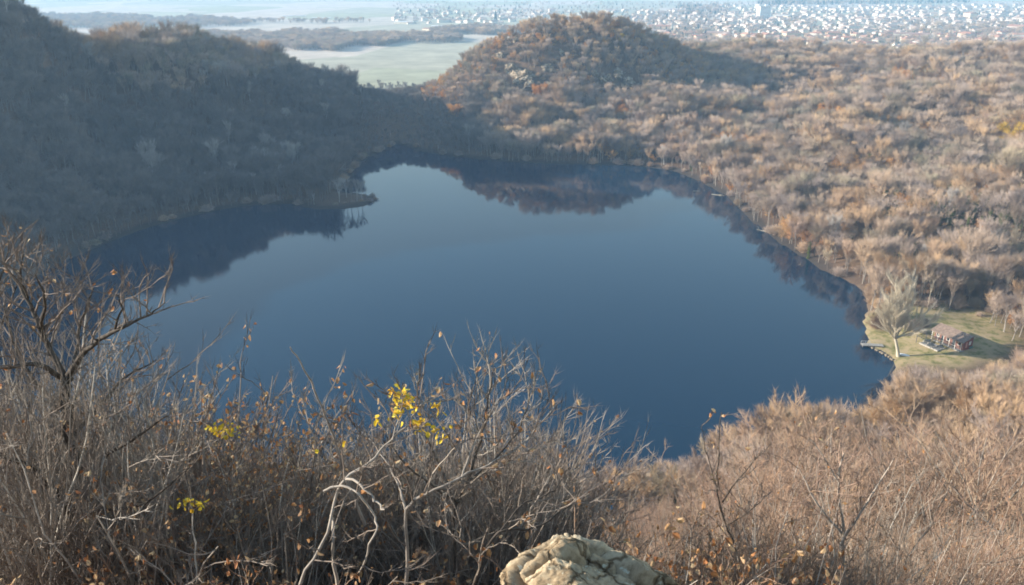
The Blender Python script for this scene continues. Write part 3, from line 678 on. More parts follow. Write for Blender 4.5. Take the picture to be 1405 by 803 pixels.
M['cliff'] = rock_material('cliff_stone', [(.3, (.22, .18, .13)), (.5, (.42, .34, .25)), (.7, (.56, .47, .35))], .25, .5)
def bshape(r_):
    r_.z += -.36 * max(0, r_.x + .12) - .10 * max(0, -r_.x - .3); r_.x *= 1 + .25 * (r_.x > 0); return r_
bme = rock_mesh('summit_boulder', 5, (.54, .42, .46), 7, M['boulder'], .15, .30, bshape)
bo = link('boulder', bme, None, (at_y(812, 800, 3.72)[0], 3.72, 108.60)); bo.rotation_euler = (0, 0, R(8))
tag(bo, 'pale cracked boulder at the foot of the frame among dry shrubs', 'boulder')
k_ = 0
for (u, v, s, w_) in [(700,92,10,'near the summit'),(716,104,13,'with a broad pale face'),(728,118,11,'low and pale'),(686,72,5,'on the upper left shoulder'),(752,92,8,'in the middle of the slope'),
    (832,108,11,'in a row of grey crags'),(848,100,10,'upper one of the grey crags'),(862,112,9,'at the right end of the crags'),(815,98,6,'small one beside the crags'),(790,130,6,'half hidden by oak scrub'),(700,124,6,'lowest of the pale faces'),(708,52,5,'just under the skyline'),(770,68,5,'beneath the summit trees')]:
    p = hit_ground(u, v + 6); k_ += 1
    me = rock_mesh('crag', 20 + k_, (s * .7, s * .45, s * .5), 5, M['cliff'], .5, .42)
    o = link('rock_outcrop', me, None, (p[0], p[1], p[2] + s * .12)); o.rotation_euler = (R(12), R(random.uniform(-15, 15)), random.uniform(0, 6))
    tag(o, 'bare rock outcrop on the hill across the lake, ' + w_, 'rock', 'rock outcrops on the hill across the lake')

# ------------------------------------------------------------------ near shrub placement
# tops of the near shrubs against the view, read off the photograph
su = [-200, 0, 60, 150, 200, 250, 290, 330, 380, 430, 480, 540, 600, 680, 740, 775, 800, 850, 940, 985, 1040, 1100, 1200, 1300, 1405, 1600]
sv = [350, 400, 445, 485, 490, 520, 552, 582, 598, 622, 618, 600, 578, 562, 570, 640, 700, 690, 690, 640, 620, 625, 605, 618, 600, 590]
def near_label(kind_, u, Y):
    a = {'grey': 'leafless grey upright shrub', 'pink': 'pale pinkish twiggy shrub', 'brown': 'shrub with dry brown leaves', 'low': 'low dry reddish leaved shrub'}[kind_]
    if u < 180: w_ = 'around the gnarled oak'
    elif u < 400: w_ = 'between gnarled oak and yellow leafed branch'
    elif u < 700: w_ = 'around the yellow leafed branch'
    elif u < 960: w_ = 'beside the boulder' if Y < 12 else 'down the slope behind the boulder'
    elif u < 1150: w_ = 'near the tall thin sprig'
    else: w_ = 'on the sunny slope below the cabin'
    w_ += ', farther down' if Y > 18 else ''
    return a, a + ' ' + w_, {'grey': 'shrub', 'pink': 'shrub', 'brown': 'shrub', 'low': 'undershrub'}[kind_], w_
placed = []
def put_shrub(kind_, u, Y, vtop, hmin=.7, hmax=4.0):
    d = ray(u, 600); x = d[0] / d[1] * Y
    for _ in range(3):
        dd = ray(u, vtop); x = dd[0] / dd[1] * Y
    z = float(gz(x, Y)); top = H + dd[2] / dd[1] * Y; h = top - z
    if h < hmin: return
    h = min(h, hmax)
    o, hp = get_shrub(kind_); s = h / hp
    o.location = (x, Y, z - .05); o.rotation_euler = (random.gauss(0, .06), random.gauss(0, .06), random.uniform(0, 6.28)); w_ = s * random.uniform(.8, 1.05)
    if s > 1.15: w_ = s * .85
    o.scale = (w_, w_, s)
    a, lab, cat, wh = near_label(kind_, u, Y); tag(o, lab, cat, a + 's ' + wh)
# hidden source copies are the first objects placed, nothing is left over
for i in range(300):                    # thicket at the left and centre
    u = random.uniform(-60, 770); Y = random.choice([random.uniform(5.5, 10), random.uniform(8, 18)])
    if 400 < u < 770 and Y < 6.5: Y += 2.5
    kk = 'grey' if random.random() < .97 else 'brown'
    if 190 < u < 340 and random.random() < .6: kk = 'brown'
    put_shrub(kk, u, Y, np.interp(u, su, sv) + abs(random.gauss(0, 1)) * 34 - 6 * (u < 420) + (9 - min(Y, 9)) * 14, .8, 4.2)
for i in range(250):                    # sunny slope at the right
    u = random.uniform(800, 1480); Y = random.uniform(6.5, 36) if u > 950 else random.uniform(11, 36)
    put_shrub(random.choices(['pink', 'grey', 'brown'], [.68, .27, .05])[0], u, Y, np.interp(u, su, sv) + abs(random.gauss(0, 1)) * 45 + max(0, 12 - Y) * 9, .6, 3.3)
for i in range(70):
    u = random.uniform(690, 1130); Y = random.uniform(4.6, 11)
    put_shrub('low', u, Y, np.interp(u, [690, 760, 950, 1130], [735, 712, 715, 690]) + random.uniform(0, 45), .35, 1.5)
for i in range(40):
    u = random.uniform(-20, 690); Y = random.uniform(4.6, 7.5)
    put_shrub('low', u, Y, random.uniform(715, 790), .3, 1.3)

# leaf litter on the near ground
lt = MB(); n_ = 26000; lY = rng.uniform(2.6, 20, n_) ** 1.0; lX = rng.uniform(-1, 1, n_) * (lY * .75 + .5)
lt.leaves(np.c_[lX, lY, gz(lX, lY) + rng.uniform(0, .05, n_)], .06, .6)
tag(lt.obj('leaf_litter', M['dry_leaf']), 'orange brown fallen leaves on the near ground', None, None, 'stuff')

def px_path(pts, n=4):
    P = np.array([at_y(u, v, Y) for u, v, Y in pts]); out_ = []
    t = np.linspace(0, len(P) - 1, (len(P) - 1) * n + 1)
    for q in t:
        i = min(int(q), len(P) - 2); f = q - i
        a, b_, c, d = P[max(i - 1, 0)], P[i], P[i + 1], P[min(i + 2, len(P) - 1)]
        out_.append(.5 * ((2 * b_) + (-a + c) * f + (2 * a - 5 * b_ + 4 * c - d) * f * f + (-a + 3 * b_ - 3 * c + d) * f ** 3))
    out_ = np.array(out_); return out_ + rng.normal(0, .006, out_.shape)
def traced(name, label, cat, paths, sm, tm, base, leafn=0, lm='dry_leaf', leafsize=.055, tl=.16, sl=.55):
    """a shrub or small tree whose main limbs run through surveyed points; origin at its foot"""
    base = np.array(base, float); L = MB(); C = MB(); tips = []
    for pts, r0, r1, ns in paths:
        P = px_path(pts) - base; L.tube(P, np.linspace(r0, r1, len(P)) * rng.uniform(.9, 1.12, len(P)), 8 if r0 > .02 else 6)
        if ns: dress(P, r0, C, tips, ns, sl, 6, tl, .12, .42, .003, .9, .2)
    root = thing(name, label, cat, base)
    L.obj('trunk' if sm == 'oak_bark' else 'stem', M[sm], root, True); C.obj('twigs', M[tm], root)
    if leafn:
        t_ = np.concatenate(tips); k = rng.integers(0, len(t_), leafn); Lf = MB(); Lf.leaves(t_[k] + rng.normal(0, .015, (leafn, 3)), leafsize, .6); Lf.obj('leaves', M[lm], root)
    return root, base
oak = [([(60,870,6.4),(69,794,6.4),(94,688,6.5),(103,650,6.6),(94,600,6.6),(88,550,6.6),(91,519,6.6)], .062, .042, 8),
 ([(91,519,6.6),(69,481,6.7),(56,450,6.7),(38,410,6.8),(14,375,6.9),(0,345,7.0)], .032, .006, 18),
 ([(91,519,6.6),(119,481,6.5),(156,456,6.3),(194,437,6.2),(225,417,6.1)], .026, .004, 16),
 ([(103,505,6.6),(108,460,6.9),(120,420,7.0),(128,392,7.1)], .02, .005, 9), ([(56,450,6.7),(85,430,6.9),(98,400,7.1)], .012, .004, 10), ([(38,410,6.8),(28,380,6.6),(30,350,6.5)], .01, .004, 9), ([(-30,560,7.6),(-5,470,7.6),(20,400,7.7),(35,350,7.8)], .016, .003, 18), ([(-40,500,7.2),(-10,430,7.2),(5,370,7.3),(12,330,7.4)], .014, .003, 16), ([(88,521,6.6),(50,500,6.3),(19,503,6.2),(-20,510,6.0)], .024, .008, 12),
 ([(56,450,6.7),(62,410,6.4),(46,375,6.3)], .016, .004, 8), ([(156,456,6.3),(165,425,6.2),(160,405,6.2)], .012, .004, 6), ([(98,560,6.6),(60,540,7.2),(20,470,7.5),(5,420,7.6)], .03, .006, 10),
 ([(103,650,6.6),(143,625,6.2),(187,600,6.0),(230,570,5.9)], .025, .006, 8), ([(94,688,6.5),(40,640,6.2),(0,625,6.0),(-40,590,6.0)], .03, .008, 8), ([(97,600,6.6),(135,560,7.0),(170,520,7.3),(215,495,7.5)], .025, .005, 10),
 ([(94,690,6.5),(130,700,6.0),(200,690,5.6),(260,640,5.4)], .022, .005, 8)]
traced('gnarled_oak', 'gnarled dark trunked oak leaning over the thicket, tallest of the near trees', 'oak tree', oak, 'oak_bark', 'fine_twig', (at_y(60, 870, 6.4)[0], 6.4, float(gz(at_y(60, 870, 6.4)[0], 6.4)) - .1), 60, 'dry_leaf', .045, .15, .55)
Pm_ = [([(411,830,4.6),(411,797,4.6),(448,731,4.7),(463,679,4.8),(474,657,4.8),(505,635,4.9),(536,604,5.0),(560,584,5.1)], .013, .006, 9),
 ([(474,657,4.8),(496,666,4.7),(514,688,4.6),(527,697,4.5)], .010, .005, 2), ([(443,674,4.7),(470,667,4.7),(492,679,4.6),(514,709,4.6),(514,736,4.5),(492,784,4.5)], .009, .006, 4),
 ([(457,700,4.8),(456,740,4.7),(463,803,4.7)], .010, .012, 0), ([(560,584,5.1),(575,560,5.1),(600,545,5.2)], .006, .003, 4), ([(536,604,5.0),(550,570,5.1),(548,545,5.1)], .006, .003, 4)]
base = (at_y(411, 860, 4.6)[0], 4.6, float(gz(at_y(411, 860, 4.6)[0], 4.6)) - .05)
yr, yb = traced('leaning_shrub', 'pale leaning branch carrying a cluster of bright yellow leaves', 'shrub', Pm_, 'pale_stem', 'fine_twig', base, 12)
Lf = MB()
Yt = MB()
for q in range(26):
    u, v = random.choice([(585, 566), (560, 584), (552, 548), (604, 578), (575, 555), (596, 590), (545, 543)]); u += rng.normal(0, 7); v += rng.normal(0, 6)
    P = curve(at_y(u, v, 5.1 + rng.normal(0, .06)) - yb, [rng.normal(.3, .8), rng.normal(0, .6), rng.uniform(-.5, 1)], rng.uniform(.05, .14), 5, .25); Yt.tube(P, .0018, 3)
    Lf.leaves(np.array([along(P, t)[0] for t in np.linspace(.3, 1, rng.integers(3, 7))]), .048 * rng.uniform(.7, 1.1), .6)
for (u, v, nn) in [(608, 603, 5), (520, 577, 5), (535, 570, 3), (470, 610, 2), (440, 620, 2)]:
    Lf.leaves(np.array([at_y(u + rng.normal(0, 3), v + rng.normal(0, 3), 5.1) for _ in range(nn)]) - yb, .045, .6)
Lf.obj('yellow_leaves', M['gold_leaf'], yr)
traced('forked_shrub', 'pale forked shrub with a long arm reaching toward the lake', 'shrub', [
 ([(558,850,5.2),(558,797,5.2),(558,701,5.3),(584,679,5.3),(633,654,5.4),(668,639,5.5),(707,617,5.6),(738,586,5.7),(762,555,5.8)], .016, .005, 16),
 ([(558,701,5.3),(545,660,5.5),(520,620,5.7),(500,590,5.9)], .010, .004, 8), ([(633,654,5.4),(650,610,5.6),(672,570,5.7),(690,540,5.8)], .008, .003, 8), ([(584,679,5.3),(600,640,5.2),(640,600,5.1)], .007, .003, 6)],
 'pale_stem', 'fine_twig', (at_y(558, 850, 5.2)[0], 5.2, float(gz(at_y(558, 850, 5.2)[0], 5.2)) - .05), 40)
traced('dark_stemmed_shrub', 'upright dark stemmed shrub right of the yellow leaves', 'shrub', [
 ([(624,850,6.2),(624,740,6.2),(624,696,6.2),(641,661,6.2),(659,604,6.2),(668,560,6.2),(677,507,6.2)], .022, .004, 16), ([(624,696,6.2),(605,640,6.3),(580,590,6.4),(572,530,6.4)], .014, .004, 14),
 ([(630,690,6.2),(600,670,6.0),(560,640,5.9),(530,600,5.9)], .012, .004, 10), ([(641,661,6.2),(690,620,6.4),(720,570,6.5),(728,535,6.5)], .012, .003, 12), ([(659,604,6.2),(650,560,6.3),(655,520,6.3)], .007, .003, 8)],
 'oak_bark', 'fine_twig', (at_y(624, 850, 6.2)[0], 6.2, float(gz(at_y(624, 850, 6.2)[0], 6.2)) - .05), 50)
traced('low_branched_shrub', 'low dark branch spreading just above the boulder', 'shrub', [
 ([(640,840,4.7),(659,775,4.8),(685,731,4.9),(734,723,5.0),(770,700,5.1),(791,685,5.1),(795,661,5.1)], .013, .003, 8), ([(685,731,4.9),(720,690,5.1),(760,672,5.2),(780,640,5.3)], .008, .003, 7), ([(659,775,4.8),(630,740,4.9),(600,730,5.0)], .007, .003, 6)],
 'oak_bark', 'fine_twig', (at_y(640, 840, 4.7)[0], 4.7, float(gz(at_y(640, 840, 4.7)[0], 4.7)) - .05), 30)
traced('bent_whip', 'single thin bent shoot standing above the thicket against the lake', 'shoot', [([(500,720,6.0),(470,640,6.0),(455,591,6.0),(435,547,6.0),(417,507,6.0),(397,476,6.0)], .014, .005, 0), ([(470,640,6.0),(440,610,6.1),(415,570,6.1)], .008, .003, 5), ([(480,665,6.0),(500,630,6.0),(520,600,6.0)], .008, .003, 5)],
 'pale_stem', 'fine_twig', (at_y(500, 860, 6.0)[0], 6.0, float(gz(at_y(500, 860, 6.0)[0], 6.0)) - .05))
traced('tall_sprig', 'tall thin dark sprig standing clear of the pink shrubs against the lake', 'shoot', [([(1030,850,7.5),(1009,751,7.5),(996,721,7.5),(985,674,7.5),(986,622,7.5),(989,566,7.5)], .014, .004, 5), ([(985,674,7.5),(975,640,7.6),(966,610,7.6),(963,583,7.6)], .007, .003, 3), ([(990,690,7.5),(1020,650,7.4),(1045,620,7.4)], .008, .003, 6), ([(996,721,7.5),(1030,700,7.4),(1050,680,7.4)], .008, .003, 5)],
 'oak_bark', 'fine_twig', (at_y(1030, 850, 7.5)[0], 7.5, float(gz(at_y(1030, 850, 7.5)[0], 7.5)) - .05), 14, 'dry_leaf', .06, .10, .3)
traced('white_stemmed_shrub', 'shrub of whitish forked stems in the middle of the pink thicket', 'shrub', [
 ([(1160,860,9),(1157,760,9),(1157,721,9),(1150,660,9),(1157,622,9)], .03, .006, 14), ([(1157,740,9),(1190,690,9),(1225,630,9.1)], .02, .005, 12), ([(1157,735,9),(1120,690,9),(1095,640,9.1)], .02, .005, 12), ([(1150,660,9),(1125,620,9),(1110,600,9)], .012, .004, 8)],
 'pink_stem', 'pink_twig', (at_y(1160, 860, 9)[0], 9, float(gz(at_y(1160, 860, 9)[0], 9)) - .05), 30, 'dry_leaf', .055, .2, .7)
for (u, v, Y, lab) in [(305, 590, 6.3, 'sprig of yellow leaves in the dark thicket beside the brown shrubs'), (262, 690, 5.4, 'small yellow leaved sprig low in the dark thicket')]:
    gx_, gy_ = at_y(u, v, Y)[0], Y; b0 = (gx_, gy_, float(gz(gx_, gy_)))
    rt, rb = traced('yellow_leaved_sprig', lab, 'sprig', [([(u + 12, v + 190, Y), (u + 8, v + 90, Y), (u + 3, v + 30, Y), (u, v, Y)], .008, .003, 4)], 'pale_stem', 'fine_twig', b0, 0, 'gold_leaf', .04, .08, .2)
    Lf = MB(); q = np.array([at_y(u + rng.normal(0, 11), v + rng.normal(0, 5), Y + rng.normal(0, .06)) for _ in range(60 if Y > 6 else 26)]); Lf.leaves(q - rb, .045, .6); Lf.obj('yellow_leaves', M['gold_leaf'], rt)

# ------------------------------------------------------------------ the willow, the jetty, the boats and the red cabin
lb = at_z(1232, 492, .6); wx, wy = lb[0] + .8, lb[1] + 1.5; wz = float(gz(wx, wy))
wr = thing('willow_tree', 'large pale leafless willow leaning over the bank beside the jetty', 'willow', (wx, wy, wz - .2))
L = MB(); C = MB(); tipsw = []
tr_ = np.array([(0,0,0),(-.5,.1,2.2),(-1.2,.2,4.4),(-1.8,.3,6.2)]); L.tube(np.vstack([curve((0,0,0), (-.25,0,1), 0.01, 2, 0), tr_[1:]]), [.62, .48, .42, .42, .40][:5][:5] if False else [.62, .6, .48, .42, .38], 10)
for (dx, dy, dz, Lh) in [(-.6,.1,1,12),(.6,.2,1,13),(.1,.5,1,15),(-.1,-.5,1,14),(-1.0,.4,.8,9),(1.0,-.2,.75,10),(.3,.1,1.2,15),(-.3,.4,1.1,14),(.8,.6,.9,11),(-.6,-.5,.9,10),(-1,-.1,.6,8),(1.1,.3,.55,9)]:
    P = curve((-1.8,.3,6.0), (dx, dy, dz), Lh, 8, .10, .06); L.tube(P, np.linspace(.22, .04, 8), 6)
    for q in range(15):
        p, d = along(P, .15 + .85 * (q + .5) / 12); a = unit(rng.normal(size=3)); dd = unit(d + a * .95 + np.array([0, 0, .45])); Q_ = curve(p, dd, rng.uniform(3.0, 5.5), 5, .14, .1)
        C.tube(Q_, np.linspace(.06, .02, 5), 4); k = 150; tq = rng.uniform(.1, 1, k) * 4; i_ = np.minimum(tq.astype(int), 3); f_q = (tq - i_)[:, None]
        B = Q_[i_] * (1 - f_q) + Q_[i_ + 1] * f_q; D = unit(dd + rng.normal(0, .35, (k, 3)) + [0, 0, .55]); C.spikes(B, D, rng.uniform(1, 2.4, k), .014, .2)
M['willow'] = flat_mat('willow_wood', (.47, .41, .31), .85, 2, .2); M['willow_twig'] = flat_mat('willow_twig', (.68, .59, .45), .85, 1, .12)
L.obj('trunk', M['willow'], wr, True); C.obj('crown', M['willow_twig'], wr)
# dense waterside bushes beside the willow
for (u, v, w_, h_, lab) in [(1205, 450, 11, 7.5, 'rounded pinkish brown bush at the water edge behind the willow'), (1228, 440, 10, 7.5, 'tall pinkish bush touching the willow crown'), (1197, 408, 8, 5, 'small reddish bush on the bank above the jetty'),
                            (1256, 452, 6, 4, 'olive brown bush between willow and cabin terrace'), (1268, 447, 4, 2.6, 'low bush at the lake end of the terrace')]:
    p = hit_ground(u, v); mbb = MB(); n_ = 620; an = rng.uniform(0, 6.28, n_); el = rng.uniform(.1, 1.45, n_); D = np.c_[np.cos(an) * np.cos(el), np.sin(an) * np.cos(el), np.sin(el)]
    S_ = np.array([w_ / 2, w_ / 2, h_]); mbb.spikes(rng.normal(0, .4, (n_, 3)) * [1, 1, .2], unit(D * S_), np.linalg.norm(D * S_, axis=1) * rng.uniform(.7, 1, n_), .025, .25)
    B2 = np.repeat(D * S_ * rng.uniform(.35, .9, n_)[:, None], 7, 0); mbb.spikes(B2, unit(np.repeat(D, 7, 0) + rng.normal(0, .45, (n_ * 7, 3)) + [0, 0, .3]), rng.uniform(.4, 1.1, n_ * 7), .014, .3)
    o = mbb.obj('waterside_bush', M['twig_wood' if w_ < 7 else 'pink_twig']); o.location = (p[0], p[1], p[2] - .2); tag(o, lab, 'bush')
M['jetty'] = flat_mat('weathered_wood', (.34, .31, .27), .85, 4, .3); M['jetty_white'] = flat_mat('grey_white_rail', (.62, .60, .56), .7, 4, .1)
jp = at_z(1192, 474, .4); jr = thing('jetty', 'small weathered wooden jetty with pale rails below the willow', 'jetty', (jp[0] + .4, jp[1], 0), R(-6))
b_ = MB(); [b_.box((-2.6 + i * .34, 0, .62), (.3, 2.0, .06)) for i in range(20)]; b_.box((.6, -.8, .54), (6.6, .12, .12)); b_.box((.6, .8, .54), (6.6, .12, .12)); b_.obj('deck', M['jetty'], jr)
for (x, y) in [(-2.5, -.85), (-2.5, .85), (0, -.85), (0, .85), (2.4, -.85), (2.4, .85)]: MB().tube([(x, y, -2), (x, y, .55)], .09, 7).obj('post', M['jetty'], jr)
for y in (-.95, .95):
    b_ = MB(); [b_.box((x, y, 1.05), (.09, .09, .86)) for x in (-2.55, -1.2, .15)]; b_.box((-1.2, y, 1.5), (2.8, .08, .06)); b_.box((-1.2, y, 1.1), (2.7, .05, .06)); b_.obj('railing', M['jetty_white'], jr)
def boat(name, label, loc, rz, Lb, Wb, mat, flip):
    b_ = MB(); n1_, n2_ = 13, 9; V = []
    for i in range(n1_):
        t = i / (n1_ - 1) * 2 - 1; w_ = Wb / 2 * (1 - abs(t) ** 2.6) ** .6 if t > 0 else Wb / 2 * (1 - .35 * abs(t) ** 2)
        for j in range(n2_):
            a = math.pi * j / (n2_ - 1); V.append((t * Lb / 2, -w_ * math.cos(a), -.42 * math.sin(a) ** .7 * (1 - .35 * max(0, t) ** 2) + .42 + .10 * t * t * (j in (0, n2_ - 1))))
    Qs = [[i * n2_ + j, (i + 1) * n2_ + j, (i + 1) * n2_ + j + 1, i * n2_ + j + 1] for i in range(n1_ - 1) for j in range(n2_ - 1)]
    b_.add(V, Q=Qs); root = thing(name, label, 'rowing boat', loc, rz)
    me = b_.mesh('hull', M[mat], True); h_ = link('hull', me, root); md = h_.modifiers.new('thick', 'SOLIDIFY'); md.thickness = .04
    s_ = MB(); s_.box((-.5, 0, .3), (.25, Wb * .85, .04)); s_.box((.5, 0, .3), (.25, Wb * .7, .04)); s_.obj('seat', M['jetty'], root)
    if flip: root.rotation_euler = (math.pi, 0, rz); root.location = (loc[0], loc[1], loc[2] + .5)
    return root
M['boat_white'] = flat_mat('white_boat_paint', (.78, .77, .74), .4, 3, .05)
bp = hit_ground(1243, 496); boat('rowing_boat', 'white rowing boat lying upturned on the bank at the foot of the willow', (wx + 1.9, wy + .3, float(gz(wx + 1.9, wy + .3))), R(-28), 3.2, 1.3, 'boat_white', True)

cxy = at_z(1322, 486, 1.8)
CZ = float(gz(cxy[0], cxy[1])) + .05; CR = R(26)
cab = thing('red_cabin', 'low red walled cabin with brown roof and white veranda posts beside the lake', 'cabin', (cxy[0] - .6, cxy[1] + 6.5, CZ), CR)
M['red_wall'] = flat_mat('faded_red_boards', (.27, .09, .07), .8, 2, .2); M['roof_brown'] = flat_mat('brown_roof_sheet', (.24, .17, .13), .85, 1.2, .35)
M['white_paint'] = flat_mat('white_paint', (.78, .76, .70), .6, 3, .08); M['dark_glass'] = flat_mat('dark_glass', (.03, .035, .04), .15, 1, .1, .5); M['terrace'] = flat_mat('terrace_stone', (.24, .23, .215), .9, 2, .2)
M['dark_boards'] = flat_mat('dark_boards', (.17, .085, .065), .8, 3, .25); M['dark_furn'] = flat_mat('dark_painted_wood', (.06, .07, .08), .6, 4, .2); M['pinkish'] = flat_mat('faded_pink', (.68, .36, .28), .7, 3, .1); M['green_tank'] = flat_mat('green_board', (.10, .20, .16), .7, 3, .2)
LX, LY, WH, RH = 6.6, 12.5, 2.9, 1.5
cab.scale = (.9, .88, 1.2)
w_ = MB(); w_.box((.5, 0, WH / 2 - .2), (LX - 2.2, LY - .6, WH + .4)); w_.box((2.68, 0, WH + .18), (.1, LY - .7, .4))
y0 = -(LY - .6) / 2
for yy in (y0, -y0): w_.add([(-1.7, yy, WH - .01), (2.7, yy, WH - .01), (2.7, yy, WH + .5), (1.6, yy, WH + .85)], Q=[[0, 1, 2, 3]])
w_.obj('wall', M['red_wall'], cab)
rf = MB(); e_ = .5
def slab(a, b2, c, d, th=.12):
    V = np.array([a, b2, c, d], float); Vn = V - [0, 0, th]; rf.add(np.vstack([V, Vn]), Q=[[0,1,2,3],[7,6,5,4],[0,4,5,1],[1,5,6,2],[2,6,7,3],[3,7,4,0]])
hl = LY / 2 + e_
slab((-3.6, -hl, WH - .25), (1.6, -hl, WH + 1.0), (1.6, hl, WH + 1.0), (-3.6, hl, WH - .25)); slab((1.6, -hl, WH + .997), (3.4, -hl, WH + .35), (3.4, hl, WH + .35), (1.6, hl, WH + .997))
ro = rf.obj('roof', M['roof_brown'], cab)
ch = MB(); ch.box((-.6, -4.6, WH + .7), (.3, .3, 1.1)); ch.box((-.6, -4.6, WH + 1.3), (.45, .45, .1)); ch.obj('chimney', M['terrace'], ro)
for yy in np.linspace(-5.9, 5.9, 6): MB().box((-3.15, yy, (WH - .25) / 2), (.12, .12, WH - .25)).obj('veranda_post', M['white_paint'], cab)
b_ = MB(); b_.box((-3.15, 0, .95), (.05, 11.6, .06)); b_.obj('veranda_rail', M['jetty'], cab)
b_ = MB(); b_.box((-2.4, 0, -.15), (2.0, LY, .5)); b_.obj('veranda_floor', M['terrace'], cab)
xl = .5 - (LX - 2.2) / 2
MB().box((xl - .02, 0, 1.4), (.05, LY - .7, 2.7)).obj('veranda_panelling', M['dark_boards'], cab)
for yy, k in ((-4.2, 'w'), (-1.9, 'd'), (.4, 'w'), (2.6, 'd'), (4.6, 'w')):
    if k == 'w':
        f = MB().box((xl - .06, yy, 1.55), (.08, 1.3, 1.1)).obj('window', M['white_paint'], cab); MB().box((xl - .11, yy, 1.55), (.03, 1.1, .9)).obj('pane', M['dark_glass'], f)
    else:
        f = MB().box((xl - .06, yy, 1.05), (.08, 1.0, 2.05)).obj('door', M['dark_furn'], cab); MB().box((xl - .12, yy - .35, 1.05), (.05, .06, .14)).obj('handle', M['white_paint'], f)
f = MB().box((1.2, y0 - .03, 1.75), (1.0, .08, 1.0)).obj('window', M['white_paint'], cab); MB().box((1.2, y0 - .08, 1.75), (.8, .03, .8)).obj('shutter', M['white_paint'], f)
f = MB().box((-.55, y0 - .03, 1.5), (.9, .08, 1.5)).obj('window', M['pinkish'], cab); MB().box((-.55, y0 - .08, 1.5), (.7, .03, 1.3)).obj('shutter', M['pinkish'], f)
MB().box((2.0, y0 - .15, .35), (1.6, .25, .9)).obj('base_board', M['green_tank'], cab)
def loc_of(x, y):
    return cab.location.x + x * math.cos(CR) - y * math.sin(CR), cab.location.y + x * math.sin(CR) + y * math.cos(CR)
tx_, ty_ = loc_of(-5.8, 2.0); tz_ = float(gz(tx_, ty_))
tt = thing('terrace', 'grey paved terrace with a low kerb between cabin and lake', 'terrace', (tx_, ty_, tz_), CR)
MB().box((0, 0, 0.05), (4.4, 6.6, .3)).obj('paving', M['terrace'], tt); MB().box((-2.3, 0, .1), (.2, 6.8, .5)).obj('kerb', M['jetty'], tt)
def table(x, y, lab):
    X_, Y_ = loc_of(x, y); t = thing('garden_table', lab, 'table', (X_, Y_, tz_ + .2), CR, 'dark tables on the cabin terrace')
    MB().box((0, 0, .74), (1.9, .95, .06)).obj('tabletop', M['dark_furn'], t)
    for sx in (-.8, .8):
        for sy in (-.38, .38): MB().box((sx, sy, .355), (.07, .07, .71)).obj('leg', M['dark_furn'], t)
    for sy in (-.85, .85):
        X2, Y2 = loc_of(x - sy * 0, y + sy); bn = thing('bench', 'pale bench on the %s side of the table %s' % ('near' if sy < 0 else 'far', lab.split(' table ')[-1]), 'bench', (X2, Y2, tz_ + .2), CR, 'pale benches on the terrace')
        MB().box((0, 0, .44), (1.8, .3, .05)).obj('seat', M['jetty'], bn)
        for sx in (-.75, .75): MB().box((sx, 0, .21), (.06, .26, .41)).obj('leg', M['jetty'], bn)
table(-5.6, 4.4, 'dark garden table at the lake end of the terrace'); table(-7.3, 2.0, 'dark garden table nearest the lake on the terrace'); table(-5.6, -.2, 'dark garden table beside the veranda steps')
pg_x, pg_y = loc_of(-6.8, 3.2); pg = thing('pergola', 'dark flat pergola frame over the terrace tables', 'pergola', (pg_x, pg_y, tz_ + .2), CR)
for sx in (-2.2, 2.2):
    for sy in (-2.6, 2.6): MB().box((sx, sy, 1.15), (.12, .12, 2.3)).obj('post', M['dark_furn'], pg)
b_ = MB(); [b_.box((0, yy, 2.42), (4.9, .1, .14)) for yy in np.linspace(-2.6, 2.6, 8)]; b_.box((-2.2, 0, 2.31), (.12, 5.6, .08)); b_.box((2.2, 0, 2.31), (.12, 5.6, .08)); b_.obj('beams', M['dark_furn'], pg)
# log pile, sticks and stakes round the clearing
X_, Y_ = loc_of(-1.5, 9.2); lr = thing('log_pile', 'pale stacked logs at the far end of the cabin', 'log pile', (X_, Y_, float(gz(X_, Y_))), CR + .5)
lg = MB(); 
for i in range(5):
    for j in range(3): lg.tube([(-1.4, (i - 2) * .32 + .1 * j, .18 + j * .3), (1.4, (i - 2) * .32 + .1 * j, .18 + j * .3)], .15, 7)
me = lg.mesh('logs', M['willow']); link('logs', me, lr)
for (u, v, lab) in [(1272, 424, 'tall bare pole tree at the back edge of the clearing'), (1375, 424, 'thin pole tree at the right end of the clearing')]:
    p = hit_ground(u, v); L_, C_, tp_ = bare_tree(int(u), 13, 2.6, 7, 4, 300, .9, .014, .5, 1.1, .13); rt = thing('pole_tree', lab, 'tree', (p[0], p[1], p[2] - .2)); L_.obj('trunk', M['willow'], rt); C_.obj('crown', M['twig_wood'], rt)
for (u, v, k2, lab) in [(466, 281, 0, 'slim pale birch at the root of the low spit'), (490, 279, 1, 'pair-like forked birch halfway out on the low spit'), (497, 277, 2, 'lone birch near the tip of the low spit'), (476, 277, 1, 'short birch in the middle of the low spit')]:
    p = at_z(u, v, .3); L_, C_, tp_ = bare_tree(70 + u, 13 - k2, 4.2, 12, 5, 600, 1.1, .02, .35, 1.0, .12); rt = thing('spit_birch', lab, 'birch', (p[0], p[1], 0)); L_.obj('trunk', M['birch_bark'], rt); C_.obj('crown', M['birch_twig'], rt)
for i in range(16):
    t = (i + .5) / 16; p = at_z(455 + 62 * t, 281 - 8 * t + 3 * math.sin(i * 2.1), .2)
    o = link('spit_tussock', far_protos[K['bush'][i % 3]].data, None, (p[0], p[1], .1)); o.scale = (1.1, 1.1, .5 + .35 * (i % 3)); o.rotation_euler = (0, 0, i * 1.3); tag(o, 'low brown tussock on the bare spit', 'tussock', 'low brown tussocks on the bare spit')
